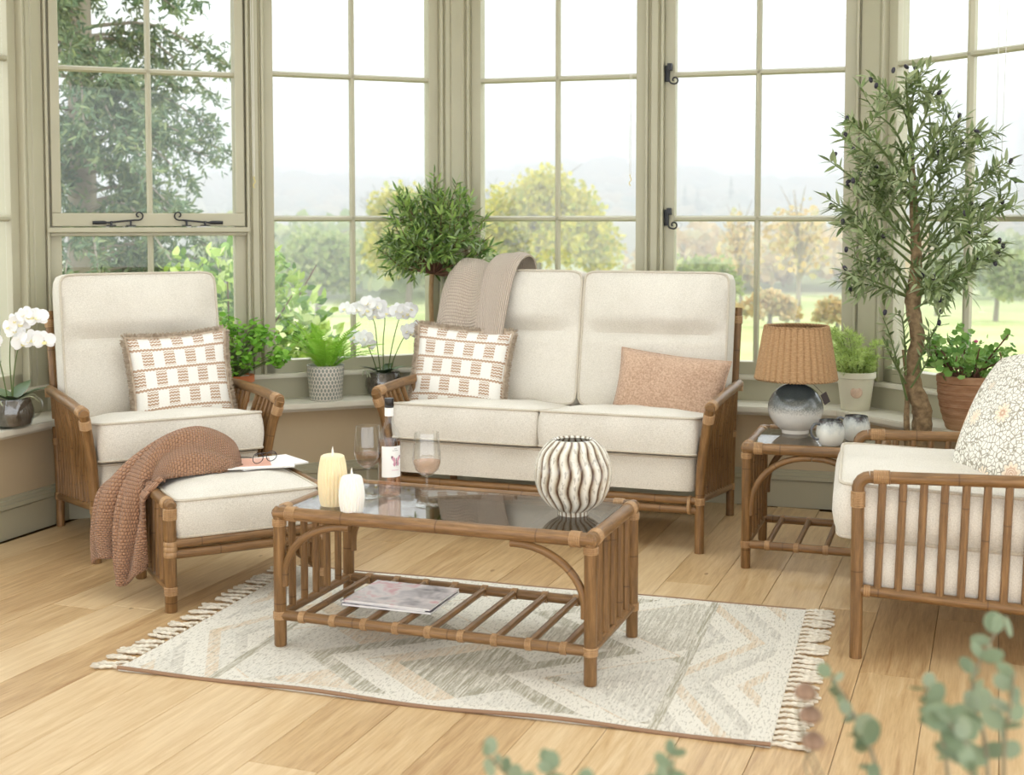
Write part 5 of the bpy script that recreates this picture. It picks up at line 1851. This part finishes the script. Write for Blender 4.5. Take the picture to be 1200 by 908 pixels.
quad = ([(-.5, 0, 0), (.5, 0, 0), (.45, .6, .12), (0, 1, .02), (-.45, .6, .12)], [(0, 1, 2, 4), (4, 2, 3)])


def outdoor(px, y, top_py=None):
    x = (px - 600) / 1510.8 * y
    z = None if top_py is None else 1.36 - (top_py - 258.8) / 1510.8 * y
    return x, z


def crown_leaves(c, rx, ry, rz, n, size, clumps=26, seed=0):
    rs = np.random.RandomState(seed)
    out = []
    cs = []
    for _ in range(clumps):
        d = rs.normal(size=3); d /= np.linalg.norm(d); d[2] = abs(d[2]) * 1.0 - .35
        cs.append(d * rs.uniform(.45, .85))
    for i in range(n):
        k = cs[rs.randint(clumps)]
        d = rs.normal(size=3); d /= np.linalg.norm(d)
        p = k + d * rs.uniform(.12, .34)
        pos = np.array(c) + p * np.array([rx, ry, rz])
        out.append(mat4(pos, d + rs.normal(size=3) * .6, rs.normal(size=3), size * rs.uniform(.6, 1.3)))
    return out


def tree(name, label, px, y, top_py, wide, mat, n=1500, size=.28, bare=0, group=None, base=None, cat='tree'):
    x, zt = outdoor(px, y, top_py)
    g = ground_z(x, y)
    r = thing(name, label, cat, (x, y, g), group=group)
    h = zt - g; w = wide / 1510.8 * y / 2
    m = MB(); m.tube(curve([(0, 0, -.1), (w * .03, 0, h * .3), (-w * .03, 0, h * .75)], 4), np.linspace(.05 * w + .04, .02 * w + .01, 9), 8)
    m.build('trunk', M['far_bark'], r)
    for k in range(7 + bare):
        a = rnd.uniform(0, 2 * PI); z0 = h * rnd.uniform(.25, .6)
        e = (math.cos(a) * w * rnd.uniform(.5, .9), math.sin(a) * w * .7, min(h * .97, z0 + h * rnd.uniform(.2, .42)))
        MB().tube(curve([(0, 0, z0), (e[0] * .4, e[1] * .4, z0 + (e[2] - z0) * .6), e], 4), np.linspace(.02 * w + .012, .008, 9), 5).build('branch', M['far_bark'], r)
    b = h * (.28 if base is None else base)
    o = mass('foliage', quad[0], quad[1], crown_leaves((0, 0, (b + h) / 2), w, w * .8, (h - b) / 2 * 1.12, n, size, seed=int(px)), mat, r)
    o['kind'] = 'stuff'
    return r


tree('yellow_tree', 'bright yellow-green tree seen over the sofa back', 628, 58, 184, 200, M['yellow_tree'], 12000, .20, base=.0)
tree('yellow_tree', 'yellow-green tree half hidden behind the olive topiary', 478, 64, 198, 130, M['yellow_tree'], 8000, .21, base=.0)
tree('round_tree', 'soft green tree behind the ivy bush through the second window', 372, 48, 258, 130, M['green_tree'], 8000, .17, base=.0)
tree('round_tree', 'small green tree low behind the sofa left end', 560, 44, 285, 90, M['green_tree'], 3000, .16, base=.05)
tree('autumn_tree', 'slender half-bare autumn tree seen left of the wicker lamp', 935, 40, 212, 90, M['autumn_tree'], 420, .17, bare=14, base=.1)
tree('autumn_tree', 'thin autumn tree with few leaves above the sofa right end', 868, 46, 228, 60, M['autumn_tree'], 320, .17, bare=10, base=.1)
tree('hedge_bush', 'low yellowish bush on the meadow above the right back cushion', 822, 42, 288, 90, M['green_tree'], 2600, .13, base=.02, cat='bush')
tree('hedge_bush', 'straw-coloured bush on the meadow left of the lamp shade', 902, 34, 338, 80, M['autumn_tree'], 2400, .11, base=.02, cat='bush')
tree('hedge_bush', 'straw-coloured bush on the meadow beside the corner post', 982, 32, 345, 50, M['autumn_tree'], 1800, .11, base=.02, cat='bush')
tree('round_tree', 'pale green tree on the meadow through the right window', 1168, 46, 276, 90, M['green_tree'], 4000, .15, base=.1)
tree('round_tree', 'small grey-green tree near the olive trunk through the right window', 1098, 55, 300, 50, M['green_tree'], 2200, .16, base=.1)
tree('round_tree', 'pale tree beyond the conifer through the first window', 262, 70, 235, 60, M['green_tree'], 1200, .3, base=.1)
for px, top, lab in ((802, 217, 'dark spruce on the far hillside nearest the upper casement fastener'), (817, 221, 'shorter dark spruce just right of its twin on the far hillside'), (856, 207, 'tallest dark spruce on the far hillside, standing by itself'), (925, 224, 'small dark spruce on the far hillside above the autumn tree')):
    x, zt = outdoor(px, 300, top); g = ground_z(x, 300)
    r = thing('spruce', lab, 'tree', (x, 300, g), group='spruces on the far hillside')
    MB().tube([(0, 0, 0), (0, 0, (zt - g) * .9)], .2, 6).build('trunk', M['far_bark'], r)
    m = MB(); hh = zt - g
    for k in range(6):
        q = k / 6
        m.lathe([(hh * .24 * (1 - q), hh * (.08 + .9 * q)), (0, hh * (.30 + .78 * q) if q < .7 else hh * 1.02)], 9)
    m.build('foliage', M['conifer_leaf'], r)

# woods on the hillside: countless crowns
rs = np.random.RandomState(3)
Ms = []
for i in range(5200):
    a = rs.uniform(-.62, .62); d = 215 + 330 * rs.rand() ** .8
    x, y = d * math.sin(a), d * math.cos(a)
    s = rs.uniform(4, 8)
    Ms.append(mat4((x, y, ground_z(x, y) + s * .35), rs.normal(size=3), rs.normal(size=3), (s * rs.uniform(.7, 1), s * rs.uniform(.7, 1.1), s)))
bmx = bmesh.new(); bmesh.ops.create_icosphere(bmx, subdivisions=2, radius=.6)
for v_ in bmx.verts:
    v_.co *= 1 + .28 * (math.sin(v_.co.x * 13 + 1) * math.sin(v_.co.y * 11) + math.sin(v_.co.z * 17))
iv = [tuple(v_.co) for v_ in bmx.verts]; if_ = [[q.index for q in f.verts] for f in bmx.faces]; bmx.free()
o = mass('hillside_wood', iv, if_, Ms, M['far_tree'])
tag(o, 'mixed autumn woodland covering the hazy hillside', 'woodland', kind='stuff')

# a nearer bank of trees along the far side of the meadow
for lab, az0, az1, d0, d1, n, mt in (('pale autumn copse along the meadow edge right of the sofa', .105, .30, 95, 150, 150, 'autumn_tree'), ('soft green copse along the meadow edge behind the topiary', -.22, -.03, 80, 110, 70, 'green_tree'), ('pale copse along the meadow edge through the right window', .33, .60, 90, 150, 110, 'green_tree')):
    Ms = []
    for i in range(n):
        a = rs.uniform(az0, az1); d = rs.uniform(d0, d1); x, y = d * math.sin(a), d * math.cos(a)
        w = rs.uniform(2.2, 4.0); h = rs.uniform(3.0, 6.5); g = ground_z(x, y)
        Ms += crown_leaves((x, y, g + h * .5), w, w, h * .55, 70, .75, clumps=9, seed=i)
    o = mass('meadow_copse', quad[0], quad[1], Ms, M[mt]); tag(o, lab, 'woodland', kind='stuff')

# big conifer close to the house on the left
cx, cy_ = -4.0, 12.0
cf = thing('conifer', 'tall drooping conifer filling the first window', 'conifer', (cx, cy_, ground_z(cx, cy_)))
MB().tube([(0, 0, -.1), (.02, 0, 3), (0, 0, 7.5)], [.16, .12, .04], 10).build('trunk', M['far_bark'], cf)
needles = []; tw = MB()
rs = np.random.RandomState(9)
for k in range(150):
    z0 = .8 + 6.2 * k / 150; a = rs.uniform(0, 2 * PI)
    ln = (1.75 - .13 * z0) * rs.uniform(.6, 1.1)
    e = np.array([math.cos(a) * ln, math.sin(a) * ln, z0 - .28 * ln + rs.uniform(-.1, .2)])
    b = curve([np.array([0, 0, z0]), np.array([e[0] * .5, e[1] * .5, z0 + .06]), e], 7)
    tw.tube(b, np.linspace(.022, .006, len(b)), 5)
    for i, p in enumerate(b[4:]):
        for j in range(5):
            dirn = np.array([math.cos(a), math.sin(a), -.15]) * .5 + rs.normal(size=3) * .7; dirn[2] -= .35
            dirn /= np.linalg.norm(dirn)
            L_ = rs.uniform(.12, .30)
            for q in range(8):
                pp = p + dirn * L_ * q / 8
                needles.append(mat4(pp, dirn * .6 + rs.normal(size=3) * .55, rs.normal(size=3), (.020, rs.uniform(.06, .10), .020)))
tw.build('branches', M['far_bark'], cf)
o = mass('foliage', [(-.5, 0, 0), (.5, 0, 0), (.5, .6, .3), (0, 1, 0), (-.5, .6, .3)], quad[1], needles, M['conifer_leaf'], cf); o['kind'] = 'stuff'

# ivy bush outside the left windows, leafy bush outside the right window
def bush(label, c, rx, ry, top, n, size, mat, seed):
    r = thing('leafy_bush', label, 'bush', (c[0], c[1], ground_z(*c)))
    g = ground_z(*c); h = top - g; rs = np.random.RandomState(seed)
    for k in range(12):
        a = rs.uniform(0, 2 * PI)
        MB().tube(curve([(0, 0, 0), (math.cos(a) * rx * .3, math.sin(a) * ry * .3, h * .5), (math.cos(a) * rx * .7, math.sin(a) * ry * .7, h * rs.uniform(.7, .95))], 4), np.linspace(.014, .004, 9), 5).build('branch', M['brown_stem'], r)
    Ms = []
    for i in range(n):
        d = rs.normal(size=3); d /= np.linalg.norm(d); d[2] = abs(d[2])
        p = np.array([d[0] * rx, d[1] * ry, d[2] * h * .97]) * rs.uniform(.72, 1.03)
        p[2] = max(p[2], .1)
        Ms.append(mat4(p, d + rs.normal(size=3) * .6 + np.array([0, 0, -.2]), d + rs.normal(size=3) * .5, size * rs.uniform(.6, 1.3)))
    leaves(r, Ms, leaf_shape(.55, .15, .2, 4), mat, 300)


bush('glossy ivy-like bush with yellow tips outside the first and second windows', (-1.90, 8.7), .90, .55, 1.24, 3900, .085, M['laurel_leaf'], 5)
bush('leafy bush outside the right window behind the terracotta pot', (2.95, 6.25), .62, .45, .92, 2200, .06, M['laurel_leaf'], 6)

# low stone wall at the edge of the terrace
M['stone'] = mottled('grey_stone', (150, 146, 136), (186, 180, 168), 5, .9, .6, 30)
gw = thing('garden_wall', 'low grey stone wall below the conifer', 'garden wall', (-4.3, 9.35, ground_z(-4.3, 9.35)))
for j in range(5):
    for i in range(9):
        m = MB(); x = -1.5 + i * .34 + (j % 2) * .15
        m.box(x, x + .325, rnd.uniform(-.01, .01), .28, j * .23, j * .23 + .22); m.build('stone', M['stone'], gw, bevel=.015, smooth=False)
for i in range(4):
    m = MB(); m.box(-1.55 + i * .8, -1.55 + i * .8 + .79, -.03, .31, 1.15, 1.21); m.build('coping_stone', M['stone'], gw, bevel=.012, smooth=False)

# haze lying over the valley
hz = bpy.data.materials.new('valley_haze'); hz.use_nodes = True
nt = hz.node_tree; nt.nodes.remove(nt.nodes['Principled BSDF'])
vs_ = nt.nodes.new('ShaderNodeVolumeScatter'); vs_.inputs['Color'].default_value = (1, 1, 1, 1); vs_.inputs['Density'].default_value = .0055; vs_.inputs['Anisotropy'].default_value = 0.0
nt.links.new(vs_.outputs[0], nt.nodes['Material Output'].inputs['Volume'])
m = MB(); m.box(-420, 420, 15, 620, -12, 45)
tag(m.build('haze', hz, smooth=False), 'pale haze lying over the valley and hillside', 'haze', kind='stuff')
